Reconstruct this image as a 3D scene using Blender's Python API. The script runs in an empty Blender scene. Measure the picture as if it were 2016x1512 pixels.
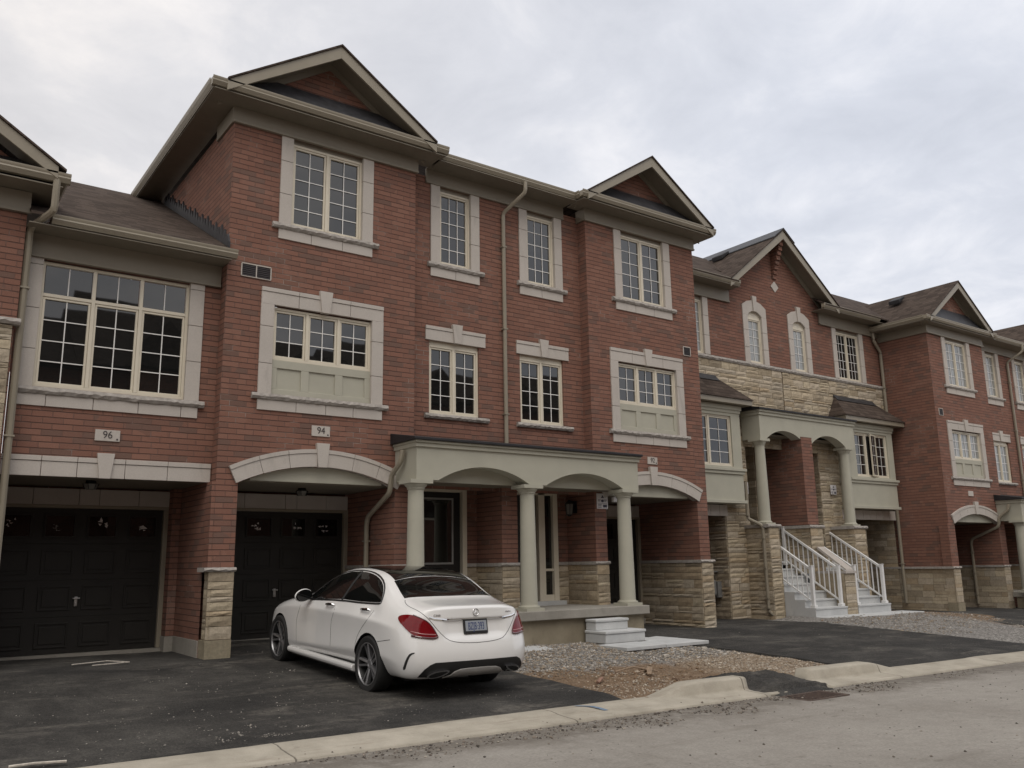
import bpy, bmesh, math, random
from mathutils import Vector, Matrix
from mathutils.bvhtree import BVHTree
from mathutils.geometry import delaunay_2d_cdt
random.seed(7)
C = bpy.context.scene.collection
PI = math.pi
# ------------------------------------------------------------------ node helpers
class NT:
    def __init__(s, name):
        s.m = bpy.data.materials.new(name); s.m.use_nodes = True
        s.t = s.m.node_tree; s.b = s.t.nodes['Principled BSDF']; s.o = s.t.nodes['Material Output']
    def n(s, typ, **kw):
        nd = s.t.nodes.new(typ)
        for k, v in kw.items(): setattr(nd, k, v)
        return nd
    def put(s, sock, v):
        if hasattr(v, 'links') or isinstance(v, bpy.types.NodeSocket): s.t.links.new(v, sock)
        else: sock.default_value = v
    def math(s, op, a, b=None, c=None, clamp=False):
        nd = s.n('ShaderNodeMath', operation=op); nd.use_clamp = clamp
        s.put(nd.inputs[0], a)
        if b is not None: s.put(nd.inputs[1], b)
        if c is not None: s.put(nd.inputs[2], c)
        return nd.outputs[0]
    def noise(s, vec, scale, detail=4, rough=.55, dist=0):
        nd = s.n('ShaderNodeTexNoise'); s.put(nd.inputs['Vector'], vec)
        nd.inputs['Scale'].default_value = scale; nd.inputs['Detail'].default_value = detail
        nd.inputs['Roughness'].default_value = rough; nd.inputs['Distortion'].default_value = dist
        return nd.outputs['Fac']
    def vor(s, vec, scale, feature='F1', out='Distance'):
        nd = s.n('ShaderNodeTexVoronoi', feature=feature); s.put(nd.inputs['Vector'], vec)
        nd.inputs['Scale'].default_value = scale
        return nd.outputs[out]
    def ramp(s, fac, stops, interp='LINEAR'):
        nd = s.n('ShaderNodeValToRGB'); cr = nd.color_ramp; cr.interpolation = interp
        while len(cr.elements) < len(stops): cr.elements.new(.5)
        for e, (p, c) in zip(cr.elements, stops):
            e.position = p; e.color = (*c, 1) if len(c) == 3 else c
        s.put(nd.inputs[0], fac); return nd.outputs['Color']
    def step(s, fac, a, b):
        nd = s.n('ShaderNodeMapRange'); nd.interpolation_type = 'SMOOTHSTEP'
        s.put(nd.inputs['Value'], fac); nd.inputs['From Min'].default_value = a; nd.inputs['From Max'].default_value = b
        return nd.outputs['Result']
    def mix(s, f, a, b, mode='MIX'):
        nd = s.n('ShaderNodeMix', data_type='RGBA', blend_type=mode)
        s.put(nd.inputs[0], f)
        for i, v in ((6, a), (7, b)):
            if isinstance(v, tuple): nd.inputs[i].default_value = (*v, 1) if len(v) == 3 else v
            else: s.put(nd.inputs[i], v)
        return nd.outputs[2]
    def obj(s): return s.n('ShaderNodeTexCoord').outputs['Object']
    def geo(s): return s.n('ShaderNodeNewGeometry').outputs['Position']
    def uv(s):
        nd = s.n('ShaderNodeUVMap'); nd.uv_map = 'UVMap'; return nd.outputs['UV']
    def scalev(s, vec, sx, sy, sz):
        nd = s.n('ShaderNodeMapping'); s.put(nd.inputs['Vector'], vec); nd.inputs['Scale'].default_value = (sx, sy, sz)
        return nd.outputs[0]
    def bump(s, h, strength=.3, dist=.01, normal=None):
        nd = s.n('ShaderNodeBump'); s.put(nd.inputs['Height'], h); nd.inputs['Strength'].default_value = strength
        nd.inputs['Distance'].default_value = dist
        if normal is not None: s.t.links.new(normal, nd.inputs['Normal'])
        s.t.links.new(nd.outputs[0], s.b.inputs['Normal']); return nd.outputs[0]
    def set(s, **kw):
        for k, v in kw.items():
            k = {'col': 'Base Color', 'rough': 'Roughness', 'metal': 'Metallic', 'spec': 'Specular IOR Level', 'coat': 'Coat Weight', 'ior': 'IOR', 'crough': 'Coat Roughness'}[k]
            sk = s.b.inputs[k]
            if isinstance(v, tuple): sk.default_value = (*v, 1)
            elif isinstance(v, (int, float)): sk.default_value = v
            else: s.t.links.new(v, sk)
        return s.m

def plain(name, col, rough=.6, var=.12, scale=6, metal=0, bump=0, spec=.4):
    t = NT(name); p = t.geo()
    f = t.noise(p, scale, 5, .6)
    lo = tuple(c * (1 - var) for c in col); hi = tuple(min(1, c * (1 + var)) for c in col)
    t.set(col=t.ramp(f, [(.3, lo), (.7, hi)]), rough=rough, metal=metal, spec=spec)
    if bump: t.bump(t.noise(p, 60, 4), bump, .004)
    return t.m

def brick_mat():
    t = NT('red brick'); uv = t.uv(); sp = t.n('ShaderNodeSeparateXYZ'); t.put(sp.inputs[0], uv)
    u, v = sp.outputs[0], sp.outputs[1]
    w1 = t.noise(uv, 9, 2)
    v2 = t.math('ADD', t.math('DIVIDE', v, .0888), t.math('MULTIPLY', t.math('SUBTRACT', w1, .5), .07))
    row = t.math('FLOOR', v2); fr = t.math('SUBTRACT', v2, row)
    rr = t.n('ShaderNodeTexWhiteNoise', noise_dimensions='1D'); t.put(rr.inputs['W'], row)
    u2 = t.math('ADD', t.math('DIVIDE', u, .267), t.math('ADD', t.math('MULTIPLY', row, .5), t.math('MULTIPLY', rr.outputs[0], .16)))
    col = t.math('FLOOR', u2); fc = t.math('SUBTRACT', u2, col)
    cb = t.n('ShaderNodeCombineXYZ'); t.put(cb.inputs[0], col); t.put(cb.inputs[1], row)
    wn = t.n('ShaderNodeTexWhiteNoise', noise_dimensions='2D'); t.put(wn.inputs['Vector'], cb.outputs[0])
    big = t.noise(uv, .55, 3)
    r = t.math('ADD', wn.outputs['Value'], t.math('MULTIPLY', t.math('SUBTRACT', big, .5), .5))
    bc = t.ramp(r, [(0, (.176, .107, .085)), (.08, (.222, .114, .085)), (.28, (.245, .125, .092)), (.5, (.232, .118, .087)), (.7, (.257, .135, .100)), (.87, (.208, .112, .085)), (.95, (.176, .105, .083))], 'CONSTANT')
    grain = t.noise(uv, 70, 5, .7)
    bc = t.mix(.55, bc, t.ramp(grain, [(.25, (.62, .60, .58)), (.75, (1.3, 1.3, 1.3))]), 'MULTIPLY')
    mh = t.math('MAXIMUM', t.step(fr, .145, .08), t.step(fr, .93, .985))
    mv = t.math('MAXIMUM', t.step(fc, .045, .02), t.step(fc, .985, 1.0))
    eff = t.noise(uv, 1.1, 4, .65)
    eff2 = t.step(eff, .52, .72)
    mcol = t.mix(eff2, (.10, .058, .046), (.28, .22, .185))  # bed joints darker than head joints, their shadow line put into the colour
    mcolv = t.mix(eff2, (.17, .10, .08), (.38, .31, .27))
    c = t.mix(mv, bc, mcolv); c = t.mix(mh, c, mcol)
    eff3 = t.noise(t.scalev(uv, .35, .5, 1), 1.0, 5, .6)
    c = t.mix(t.math('MULTIPLY', t.step(eff3, .58, .78), .22), c, (.36, .29, .25))
    t.set(col=c, rough=.9, spec=.25)
    m = t.math('MAXIMUM', mh, mv)
    t.bump(t.math('ADD', t.math('MULTIPLY', m, -1), t.math('MULTIPLY', grain, .5)), .8, .007)
    return t.m

def stone_mat():
    t = NT('tan ledge stone'); a = t.n('ShaderNodeVertexColor'); a.layer_name = 'Col'
    p = t.geo(); f = t.noise(p, 22, 6, .65); g = t.noise(p, 5, 3)
    c = t.mix(.75, a.outputs['Color'], t.ramp(f, [(.25, (.70, .69, .67)), (.75, (1.25, 1.24, 1.22))]), 'MULTIPLY')
    c = t.mix(.4, c, t.ramp(g, [(.3, (.75, .72, .68)), (.7, (1.2, 1.2, 1.2))]), 'MULTIPLY')
    t.set(col=c, rough=.92, spec=.2); t.bump(t.noise(p, 40, 6, .7), .6, .013)
    return t.m

def shingle_mat(name, a, b):
    t = NT(name); uv = t.uv(); sp = t.n('ShaderNodeSeparateXYZ'); t.put(sp.inputs[0], uv)
    v2 = t.math('DIVIDE', sp.outputs[1], .14); row = t.math('FLOOR', v2); fr = t.math('SUBTRACT', v2, row)
    rr = t.n('ShaderNodeTexWhiteNoise', noise_dimensions='1D'); t.put(rr.inputs['W'], row)
    u2 = t.math('ADD', t.math('DIVIDE', sp.outputs[0], .22), t.math('MULTIPLY', rr.outputs[0], 5)); cl = t.math('FLOOR', u2)
    cb = t.n('ShaderNodeCombineXYZ'); t.put(cb.inputs[0], cl); t.put(cb.inputs[1], row)
    wn = t.n('ShaderNodeTexWhiteNoise', noise_dimensions='2D'); t.put(wn.inputs['Vector'], cb.outputs[0])
    c = t.ramp(wn.outputs['Value'], [(0, a), (1, b)])
    c = t.mix(.6, c, t.ramp(t.noise(uv, 45, 4, .7), [(.3, (.6, .6, .6)), (.7, (1.35, 1.33, 1.3))]), 'MULTIPLY')
    c = t.mix(t.math('MULTIPLY', t.step(fr, .2, .04), .8), c, (.02, .016, .014))
    t.set(col=c, rough=.95, spec=.15); t.bump(t.math('ADD', fr, t.math('MULTIPLY', wn.outputs['Value'], .5)), .5, .012)
    return t.m

def glass_mat(name, base, curtain=False):
    t = NT(name)
    if curtain:
        p = t.geo(); sp = t.n('ShaderNodeSeparateXYZ'); t.put(sp.inputs[0], p)
        w = t.math('SINE', t.math('MULTIPLY', t.math('ADD', sp.outputs[0], t.math('MULTIPLY', t.noise(p, 1.5), .3)), 48))
        t.set(col=t.ramp(w, [(0, tuple(c * .82 for c in base)), (1, base)]))
    else:
        t.set(col=base)
    t.set(rough=.02, ior=1.84, spec=.5)
    t.bump(t.noise(t.geo(), .9, 2), .06, .02)
    return t.m

def asphalt_mat():
    t = NT('driveway asphalt'); p = t.geo()
    f = t.noise(p, .75, 7, .68, .6); g = t.noise(p, 48, 5, .75); s = t.vor(p, 60); d = t.noise(t.scalev(p, .7, 2.2, 1), 1.1, 7, .68); e = t.noise(p, 9, 5, .7)
    c = t.ramp(f, [(.32, (.022, .0215, .021)), (.5, (.045, .043, .040)), (.66, (.082, .078, .071)), (.8, (.12, .114, .104))])
    c = t.mix(.85, c, t.ramp(g, [(.32, (.35, .35, .35)), (.52, (1, 1, 1)), (.7, (1.9, 1.88, 1.82))]), 'MULTIPLY')
    c = t.mix(.5, c, t.ramp(e, [(.3, (.6, .6, .6)), (.7, (1.4, 1.38, 1.35))]), 'MULTIPLY')
    c = t.mix(t.math('MULTIPLY', t.math('MULTIPLY', t.step(d, .52, .68), t.step(e, .3, .6)), .6), c, (.175, .16, .138))
    sn = t.noise(p, 1.9, 4)
    sp = t.math('MULTIPLY', t.step(s, .17, .06), t.step(sn, .5, .66))
    c = t.mix(t.math('MULTIPLY', sp, .6), c, (.30, .28, .25))
    t.set(col=c, rough=.88, spec=.3); t.bump(t.math('ADD', g, t.math('MULTIPLY', e, .6)), 1, .014)
    return t.m

def road_mat():
    t = NT('dusty road surface'); p = t.geo()
    f = t.noise(p, .4, 7, .66, .5); g = t.noise(p, 40, 5, .75); s = t.vor(p, 9); k = t.noise(t.scalev(p, .3, 1.8, 1), 1.3, 7, .65); e = t.noise(p, 6, 6, .7)
    c = t.ramp(f, [(.3, (.250, .231, .204)), (.5, (.308, .288, .258)), (.7, (.358, .337, .304))])
    c = t.mix(.6, c, t.ramp(g, [(.3, (.66, .655, .65)), (.7, (1.3, 1.3, 1.3))]), 'MULTIPLY')
    c = t.mix(.35, c, t.ramp(e, [(.3, (.72, .71, .7)), (.7, (1.22, 1.22, 1.22))]), 'MULTIPLY')
    c = t.mix(t.math('MULTIPLY', t.step(k, .54, .7), .4), c, (.185, .167, .143))
    sn = t.noise(p, 1.7, 3); c = t.mix(t.math('MULTIPLY', t.math('MULTIPLY', t.step(s, .16, .05), t.step(sn, .46, .58)), .7), c, (.085, .076, .066))
    dk2 = t.step(t.noise(t.scalev(p, .9, 3.2, 1), 1.6, 5, .6), .63, .72); c = t.mix(t.math('MULTIPLY', dk2, .4), c, (.14, .125, .105))
    sp = t.n('ShaderNodeSeparateXYZ'); t.put(sp.inputs[0], p)
    yy = t.math('ADD', sp.outputs[1], t.math('MULTIPLY', t.math('SUBTRACT', t.noise(p, 1.2, 6, .7), .5), 1.5))
    dk = t.math('MULTIPLY', t.step(yy, 6.5, 7.15), t.step(t.noise(p, 7, 6, .75), .32, .55))
    c = t.mix(t.math('MULTIPLY', dk, .7), c, (.135, .118, .097))
    t.set(col=c, rough=.93, spec=.2); t.bump(t.math('ADD', g, t.math('MULTIPLY', dk, .6)), .8, .014)
    return t.m

def concrete_mat(name, a, b, sc=3, joint=0):
    t = NT(name); p = t.geo(); f = t.noise(p, sc, 6, .62); g = t.noise(p, 80, 4, .7); k = t.noise(t.scalev(p, 1, 1, .3), 2, 5, .6, 1)
    c = t.ramp(f, [(.3, a), (.7, b)])
    c = t.mix(.35, c, t.ramp(g, [(.3, (.75, .75, .75)), (.7, (1.2, 1.2, 1.2))]), 'MULTIPLY')
    c = t.mix(t.math('MULTIPLY', t.step(k, .6, .75), .4), c, tuple(x * .6 for x in a))
    if joint:
        sx = t.n('ShaderNodeSeparateXYZ'); t.put(sx.inputs[0], p); fx = t.math('FRACT', t.math('DIVIDE', t.math('ADD', sx.outputs[0], t.math('MULTIPLY', t.noise(p, 4, 3), .05)), joint))
        c = t.mix(t.math('MULTIPLY', t.step(fx, .008, .003), .8), c, (.09, .08, .065)); st = t.step(t.noise(t.scalev(p, .5, 3, 1), 2.2, 6, .7), .52, .7); c = t.mix(t.math('MULTIPLY', st, .45), c, (.24, .20, .155))
    t.set(col=c, rough=.9, spec=.25); t.bump(g, .4, .006)
    return t.m

def soil_mat():
    t = NT('gravel and dirt'); p = t.geo(); sp = t.n('ShaderNodeSeparateXYZ'); t.put(sp.inputs[0], p)
    y = t.math('ADD', sp.outputs[1], t.math('MULTIPLY', t.math('SUBTRACT', t.noise(p, .9, 5, .65), .5), 2.2))
    x = t.math('ADD', sp.outputs[0], t.math('MULTIPLY', t.math('SUBTRACT', t.noise(p, 1.4, 4), .5), 1.2))
    st = t.n('ShaderNodeTexVoronoi'); t.put(st.inputs['Vector'], p); st.inputs['Scale'].default_value = 30
    sv = t.n('ShaderNodeSeparateColor'); t.put(sv.inputs[0], st.outputs['Color'])
    dirt = t.ramp(t.noise(p, 7, 6, .7), [(.25, (.165, .112, .072)), (.5, (.255, .180, .12)), (.75, (.36, .275, .195))])
    grav = t.ramp(sv.outputs[0], [(0, (.16, .15, .14)), (.5, (.30, .285, .265)), (1, (.47, .45, .42))])
    peb = t.ramp(sv.outputs[1], [(0, (.20, .15, .10)), (.5, (.36, .28, .2)), (1, (.52, .45, .36))])
    fg = t.step(y, 10.0, 10.5); pebm = t.math('MULTIPLY', t.step(x, 9.9, 10.7), t.math('SUBTRACT', 1, fg))
    c = t.mix(fg, dirt, grav); c = t.mix(t.math('MULTIPLY', pebm, .8), c, peb)
    far = t.step(x, 15.5, 16.3); farg = t.mix(t.step(x, 22.3, 23.4), grav, dirt); c = t.mix(far, c, farg)
    c = t.mix(.5, c, t.ramp(st.outputs['Distance'], [(0, (1.25, 1.25, 1.25)), (.7, (.5, .5, .5))]), 'MULTIPLY')
    t.set(col=c, rough=.96, spec=.15)
    t.bump(t.math('ADD', t.math('MULTIPLY', st.outputs['Distance'], -1), t.noise(p, 10, 5, .7)), 1, .03)
    return t.m

def dull(m, v):
    m.node_tree.nodes['Principled BSDF'].inputs['IOR'].default_value = v
M = dict(
    brick=brick_mat(), stone=stone_mat(),
    precast=concrete_mat('pinkish grey precast', (.475, .437, .395), (.53, .49, .445), 1.5),
    sill=concrete_mat('rock faced sill', (.30, .275, .25), (.45, .42, .385), 14),
    taupe=plain('taupe aluminium', (.245, .218, .172), .5, .05, 2),
    gutter=plain('taupe gutter metal', (.285, .253, .195), .38, .06, 2),
    soffit=plain('taupe vented soffit', (.20, .176, .138), .6, .08, 3),
    sage=plain('pale sage stucco', (.428, .416, .342), .8, .05, 2.5, bump=.25),
    cream=plain('cream vinyl', (.67, .615, .50), .4, .04, 2),
    muntin=plain('white glazing bar', (.78, .77, .74), .4, .02, 2),
    glass=glass_mat('dark window glass', (.010, .011, .011)),
    curtain=glass_mat('curtained window glass', (.30, .31, .30), True),
    shingle=shingle_mat('brown shingles', (.054, .041, .034), (.100, .077, .064)),
    flash=plain('black lead flashing', (.038, .038, .042), .45, .4, 8),
    black=plain('black roofing membrane', (.02, .019, .021), .6, .3, 5),
    gdoor=plain('near black garage door', (.021, .0195, .017), .55, .15, 3),
    doorpaint=plain('charcoal door paint', (.018, .017, .016), .45, .1, 3),
    steel=plain('brushed steel', (.5, .5, .49), .35, .1, 10, metal=.8),
    dark=plain('painted shade', (.02, .018, .016), .9, .2, 4),  # near black that puts the shade of hollows into the colour
    asphalt=asphalt_mat(), road=road_mat(), soil=soil_mat(),
    kerb=concrete_mat('kerb concrete', (.32, .292, .238), (.47, .432, .36), 2.2, 3.1),
    slab=concrete_mat('grey concrete', (.26, .245, .215), (.35, .33, .29), 2.5),
    newcon=concrete_mat('pale precast concrete', (.46, .47, .47), (.58, .59, .585), 2),
    found=concrete_mat('stained foundation concrete', (.20, .17, .12), (.32, .28, .205), 1.8),
    trimgrey=plain('grey door trim', (.30, .30, .29), .5), warmcon=concrete_mat('warm pale concrete', (.40, .365, .33), (.50, .46, .42), 3),
    white=plain('white painted metal', (.74, .74, .73), .4, .04, 4),
    paper=plain('white notice board', (.68, .66, .66), .5, .03, 4),
    ink=plain('dark print', (.06, .055, .085), .6, .1, 9),
    engraved=plain('dark engraving', (.06, .05, .05), .8, .1, 9),
    vent=plain('dark plastic vent', (.030, .025, .027), .6, .1, 9),
    iron=plain('rusty cast iron', (.075, .05, .038), .7, .4, 18),
    lantern=plain('black lantern metal', (.012, .012, .012), .4, .1, 9),
    lens=plain('frosted lamp glass', (.16, .155, .14), .25, .05, 6),
    debris=plain('broken pale debris', (.5, .46, .4), .9, .3, 25),
    wood=plain('splintered wood', (.27, .20, .14), .9, .3, 25),
    orange=plain('orange clay brick scrap', (.27, .165, .12), .9, .3, 25),
    gglass=glass_mat('garage door glass', (.006, .006, .006)),
    meter=plain('grey utility metal', (.17, .17, .165), .5, .2, 9),
)
# ------------------------------------------------------------------ mesh builder
class MB:
    def __init__(s): s.v = []; s.f = []; s.c = []; s.k = []
    def quad(s, *p, col=None, k=0):
        b = len(s.v); s.v += [tuple(q) for q in p]; s.f.append(tuple(range(b, b + len(p)))); s.c.append(col); s.k.append(k)
        return s
    def box(s, x0, x1, y0, y1, z0, z1, col=None, k=0):
        b = len(s.v)
        s.v += [(x0, y0, z0), (x1, y0, z0), (x1, y1, z0), (x0, y1, z0), (x0, y0, z1), (x1, y0, z1), (x1, y1, z1), (x0, y1, z1)]
        for q in ((0, 3, 2, 1), (4, 5, 6, 7), (0, 1, 5, 4), (1, 2, 6, 5), (2, 3, 7, 6), (3, 0, 4, 7)):
            s.f.append(tuple(b + i for i in q)); s.c.append(col); s.k.append(k)
        return s
    def prism(s, poly, a0, a1, axis='x', k=0):      # poly in the two other axes
        n = len(poly); b = len(s.v)
        def P(a, u, w): return {'x': (a, u, w), 'y': (u, a, w), 'z': (u, w, a)}[axis]
        s.v += [P(a0, *q) for q in poly] + [P(a1, *q) for q in poly]
        s.f.append(tuple(b + i for i in range(n))); s.f.append(tuple(b + n + i for i in reversed(range(n))))
        for i in range(n):
            j = (i + 1) % n; s.f.append((b + i, b + n + i, b + n + j, b + j))
        s.c += [None] * (n + 2); s.k += [k] * (n + 2)
        return s
    def tube(s, pts, r, n=8, caps=True, flat=1.0, k=0):
        pts = [Vector(p) for p in pts]; rings = []
        up = Vector((.03, .02, 1))
        for i, p in enumerate(pts):
            a = pts[max(i - 1, 0)]; c = pts[min(i + 1, len(pts) - 1)]; t = (c - a).normalized()
            if abs(t.dot(up.normalized())) > .95: e1 = t.cross(Vector((0, 1, 0))).normalized()
            else: e1 = t.cross(up).normalized()
            e2 = t.cross(e1); b = len(s.v); rr = r[i] if isinstance(r, (list, tuple)) else r
            for q in range(n):
                an = 2 * PI * (q + .5) / n
                s.v.append(tuple(p + e1 * rr * math.cos(an) + e2 * rr * flat * math.sin(an)))
            rings.append(b)
        for a, b in zip(rings, rings[1:]):
            for q in range(n):
                w = (q + 1) % n; s.f.append((a + q, a + w, b + w, b + q)); s.c.append(None); s.k.append(k)
        if caps:
            s.f.append(tuple(rings[0] + q for q in reversed(range(n)))); s.f.append(tuple(rings[-1] + q for q in range(n))); s.c += [None] * 2; s.k += [k] * 2
        return s
    def lathe(s, prof, cx, cy, n=24):               # prof: (r, z)
        rings = []
        for r, z in prof:
            b = len(s.v); rings.append(b)
            for q in range(n): s.v.append((cx + r * math.cos(2 * PI * q / n), cy + r * math.sin(2 * PI * q / n), z))
        for a, b in zip(rings, rings[1:]):
            for q in range(n):
                w = (q + 1) % n; s.f.append((a + q, a + w, b + w, b + q)); s.c.append(None); s.k.append(0)
        s.f.append(tuple(rings[0] + q for q in reversed(range(n)))); s.f.append(tuple(rings[-1] + q for q in range(n))); s.c += [None] * 2; s.k += [0] * 2
        return s
def org(o):
    v = Vector((0, 0, 0))
    while o is not None: v += o.location; o = o.parent
    return v
def build(name, mb, mat, parent=None, bevel=0, smooth=False, local=False, loc=None, sharp=35):
    me = bpy.data.meshes.new(name)
    off = Vector((0, 0, 0)) if local else (org(parent) if parent else (Vector(loc) if loc else Vector((0, 0, 0))))
    me.from_pydata([tuple(Vector(p) - off) for p in mb.v], [], mb.f)
    mats = mat if isinstance(mat, (list, tuple)) else [mat]
    for m in mats: me.materials.append(M[m] if isinstance(m, str) else m)
    if len(mats) > 1: me.polygons.foreach_set('material_index', mb.k)
    bm = bmesh.new(); bm.from_mesh(me)
    bm.faces.ensure_lookup_table()
    uvl = bm.loops.layers.uv.new('UVMap'); col = None
    if any(c is not None for c in mb.c): col = bm.loops.layers.float_color.new('Col')
    bmesh.ops.recalc_face_normals(bm, faces=bm.faces)
    Z = Vector((0, 0, 1))
    for i, f in enumerate(bm.faces):
        n = f.normal
        if abs(n.z) > .985: a, b = Vector((1, 0, 0)), Vector((0, 1, 0))
        else:
            a = Z.cross(n).normalized(); b = n.cross(a)
        for l in f.loops:
            P = l.vert.co + off; l[uvl].uv = (P.dot(a), P.dot(b))
            if col is not None:
                c = mb.c[i] or (.3, .25, .2); l[col] = (*c, 1)
        f.smooth = smooth
    bm.to_mesh(me); bm.free()
    o = bpy.data.objects.new(name, me); C.objects.link(o)
    if parent: o.parent = parent
    elif loc: o.location = loc
    if bevel:
        b = o.modifiers.new('bevel', 'BEVEL'); b.width = bevel; b.segments = 2; b.limit_method = 'ANGLE'; b.angle_limit = .6
    if smooth:
        me.shade_smooth() if hasattr(me, 'shade_smooth') else None
        try: me.set_sharp_from_angle(angle=math.radians(sharp))
        except Exception: pass
    return o
def tag(o, label=None, cat=None, group=None, kind=None):
    if label: o['label'] = label; o['kind'] = 'thing'
    if cat: o['category'] = cat
    if group: o['group'] = group
    if kind: o['kind'] = kind
    return o
def thing(name, label, cat, loc, group=None):
    o = bpy.data.objects.new(name, None); C.objects.link(o); o.location = loc; o.empty_display_size = .3
    return tag(o, label, cat, group)
def text_obj(name, body, size, mat, parent, loc, rot=(PI / 2, 0, 0), extrude=.002, sx=1.0, shear=0, offset=0.0):
    cu = bpy.data.curves.new(name, 'FONT'); cu.body = body; cu.size = size; cu.extrude = extrude; cu.align_x = 'CENTER'; cu.align_y = 'CENTER'; cu.shear = shear; cu.offset = offset
    to = bpy.data.objects.new('tmp_text', cu); C.objects.link(to)
    dg = bpy.context.evaluated_depsgraph_get(); dg.update()
    me = bpy.data.meshes.new_from_object(to.evaluated_get(dg)); bpy.data.objects.remove(to); bpy.data.curves.remove(cu)
    mt = Matrix.Translation(Vector(loc) - (org(parent) if parent else Vector())) @ (rot if isinstance(rot, Matrix) else __import__('mathutils').Euler(rot).to_matrix().to_4x4()) @ Matrix.Diagonal((sx, 1, 1, 1))
    me.transform(mt); me.materials.clear(); me.materials.append(M[mat] if isinstance(mat, str) else mat); me.name = name
    o = bpy.data.objects.new(name, me); C.objects.link(o); o.parent = parent
    return o
# ground height (camera at z = 0)
def G(x, y):
    xx = max(min(x, 60), -30)
    s = .048 * min(1, max(0, (16 - xx) / 7)) * min(1, max(0, (xx - 3.9) / 1.2))
    g = -1.32 - .013 * (xx - 5) + .048 * (min(max(y, 7.85), 13) - 13.4) + s * min(max(0, y - 13), 2.6)
    return g
# camera solved from the photograph: yaw, pitch, roll in degrees, eye at the origin (z = 0 is eye height)
YAW, PITCH, ROLL = math.radians(36.0365), math.radians(11.6883), math.radians(-.9528)
_fw = Vector((math.sin(YAW) * math.cos(PITCH), math.cos(YAW) * math.cos(PITCH), math.sin(PITCH))); _r = Vector((math.cos(YAW), -math.sin(YAW), 0)); _u = _r.cross(_fw)
_r, _u = math.cos(ROLL) * _r + math.sin(ROLL) * _u, -math.sin(ROLL) * _r + math.cos(ROLL) * _u
CAM = Matrix(((_r.x, _u.x, -_fw.x, 0), (_r.y, _u.y, -_fw.y, 0), (_r.z, _u.z, -_fw.z, 0), (0, 0, 0, 1)))
# ------------------------------------------------------------------ building helpers
XF = None
_build = build
def build(name, mb, mat, parent=None, **kw):
    if XF and not kw.get('local'):
        q = MB(); q.v = [XF(p) for p in mb.v]; q.f = mb.f; q.c = mb.c; q.k = mb.k; mb = q
    return _build(name, mb, mat, parent, **kw)
def xf(p): return XF(p) if XF else p
def panel(m, x0, x1, z0, z1, y, holes=(), rev=.11, axis='y', norev=()):
    xs = sorted({x0, x1, *[h[0] for h in holes], *[h[1] for h in holes]}); zs = sorted({z0, z1, *[h[2] for h in holes], *[h[3] for h in holes]})
    xs = [x for x in xs if x0 <= x <= x1]; zs = [z for z in zs if z0 <= z <= z1]
    P = (lambda a, b, c: (a, b, c)) if axis == 'y' else (lambda a, b, c: (b, a, c))
    for a, b in zip(xs, xs[1:]):
        for c, d in zip(zs, zs[1:]):
            mx, mz = (a + b) / 2, (c + d) / 2
            if any(h[0] < mx < h[1] and h[2] < mz < h[3] for h in holes): continue
            m.quad(P(a, y, c), P(b, y, c), P(b, y, d), P(a, y, d))
    if rev:
        for h in holes:
            if h in norev: continue
            a, b, c, d = h; Y = y + rev
            m.quad(P(a, y, c), P(a, Y, c), P(a, Y, d), P(a, y, d)); m.quad(P(b, y, c), P(b, Y, c), P(b, Y, d), P(b, y, d))
            m.quad(P(a, y, d), P(b, y, d), P(b, Y, d), P(a, Y, d)); m.quad(P(a, y, c), P(b, y, c), P(b, Y, c), P(a, Y, c))
def hblocks(m, x0, x1, z0, z1, y, cuts=(), proud=.03, groove=0, back=.02):
    z0 -= .003
    xs = [x0, *cuts, x1]
    for a, b in zip(xs, xs[1:]):
        a2 = a + (.004 if a != x0 else 0); b2 = b - (.004 if b != x1 else 0)
        if groove:
            m.box(a2, b2, y - proud, y + back, z0, z1 - groove); m.box(a2, b2, y - proud - .012, y + back, z1 - groove + .005, z1)
        else: m.box(a2, b2, y - proud, y + back, z0, z1)
def vblocks(m, x0, x1, z0, z1, y, cuts=(), proud=.03, back=.10):
    zs = [z0, *cuts, z1]
    for a, b in zip(zs, zs[1:]):
        m.box(x0 - .003, x1 + .003, y - proud, y + back, a + (.004 if a != z0 else 0), b - (.004 if b != z1 else 0))
def keystone(m, xc, z0, z1, wb, wt, y, proud=.065):
    m.prism([(xc - wb, z0), (xc + wb, z0), (xc + wt, z1), (xc - wt, z1)], y - proud, y + .02, 'y')
def rock_sill(m, x0, x1, z0, z1, y, proud=.075, back=.1, seed=1):
    rn = random.Random(seed); n = max(3, int((x1 - x0) / .05)); pr = None
    for i in range(n + 1):
        x = x0 + (x1 - x0) * i / n; j = rn.uniform(0, .014)
        r = [(x, y + back, z0), (x, y - proud + .02 + rn.uniform(0, .02), z0 + rn.uniform(-.002, .004)), (x, y - proud + j - .008, z0 + (z1 - z0) * .45 + rn.uniform(-.012, .012)), (x, y - proud + .012 + rn.uniform(0, .012), z1 - rn.uniform(0, .004)), (x, y + back, z1)]
        if pr:
            for k in range(5):
                l = (k + 1) % 5; m.quad(pr[k], r[k], r[l], pr[l])
        else: m.quad(*r)
        pr = r
    m.quad(*pr)
STONES = [(.43, .365, .27), (.37, .31, .225), (.47, .405, .30), (.40, .345, .265), (.325, .275, .205), (.45, .39, .305), (.39, .315, .22), (.42, .37, .295)]
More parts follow.
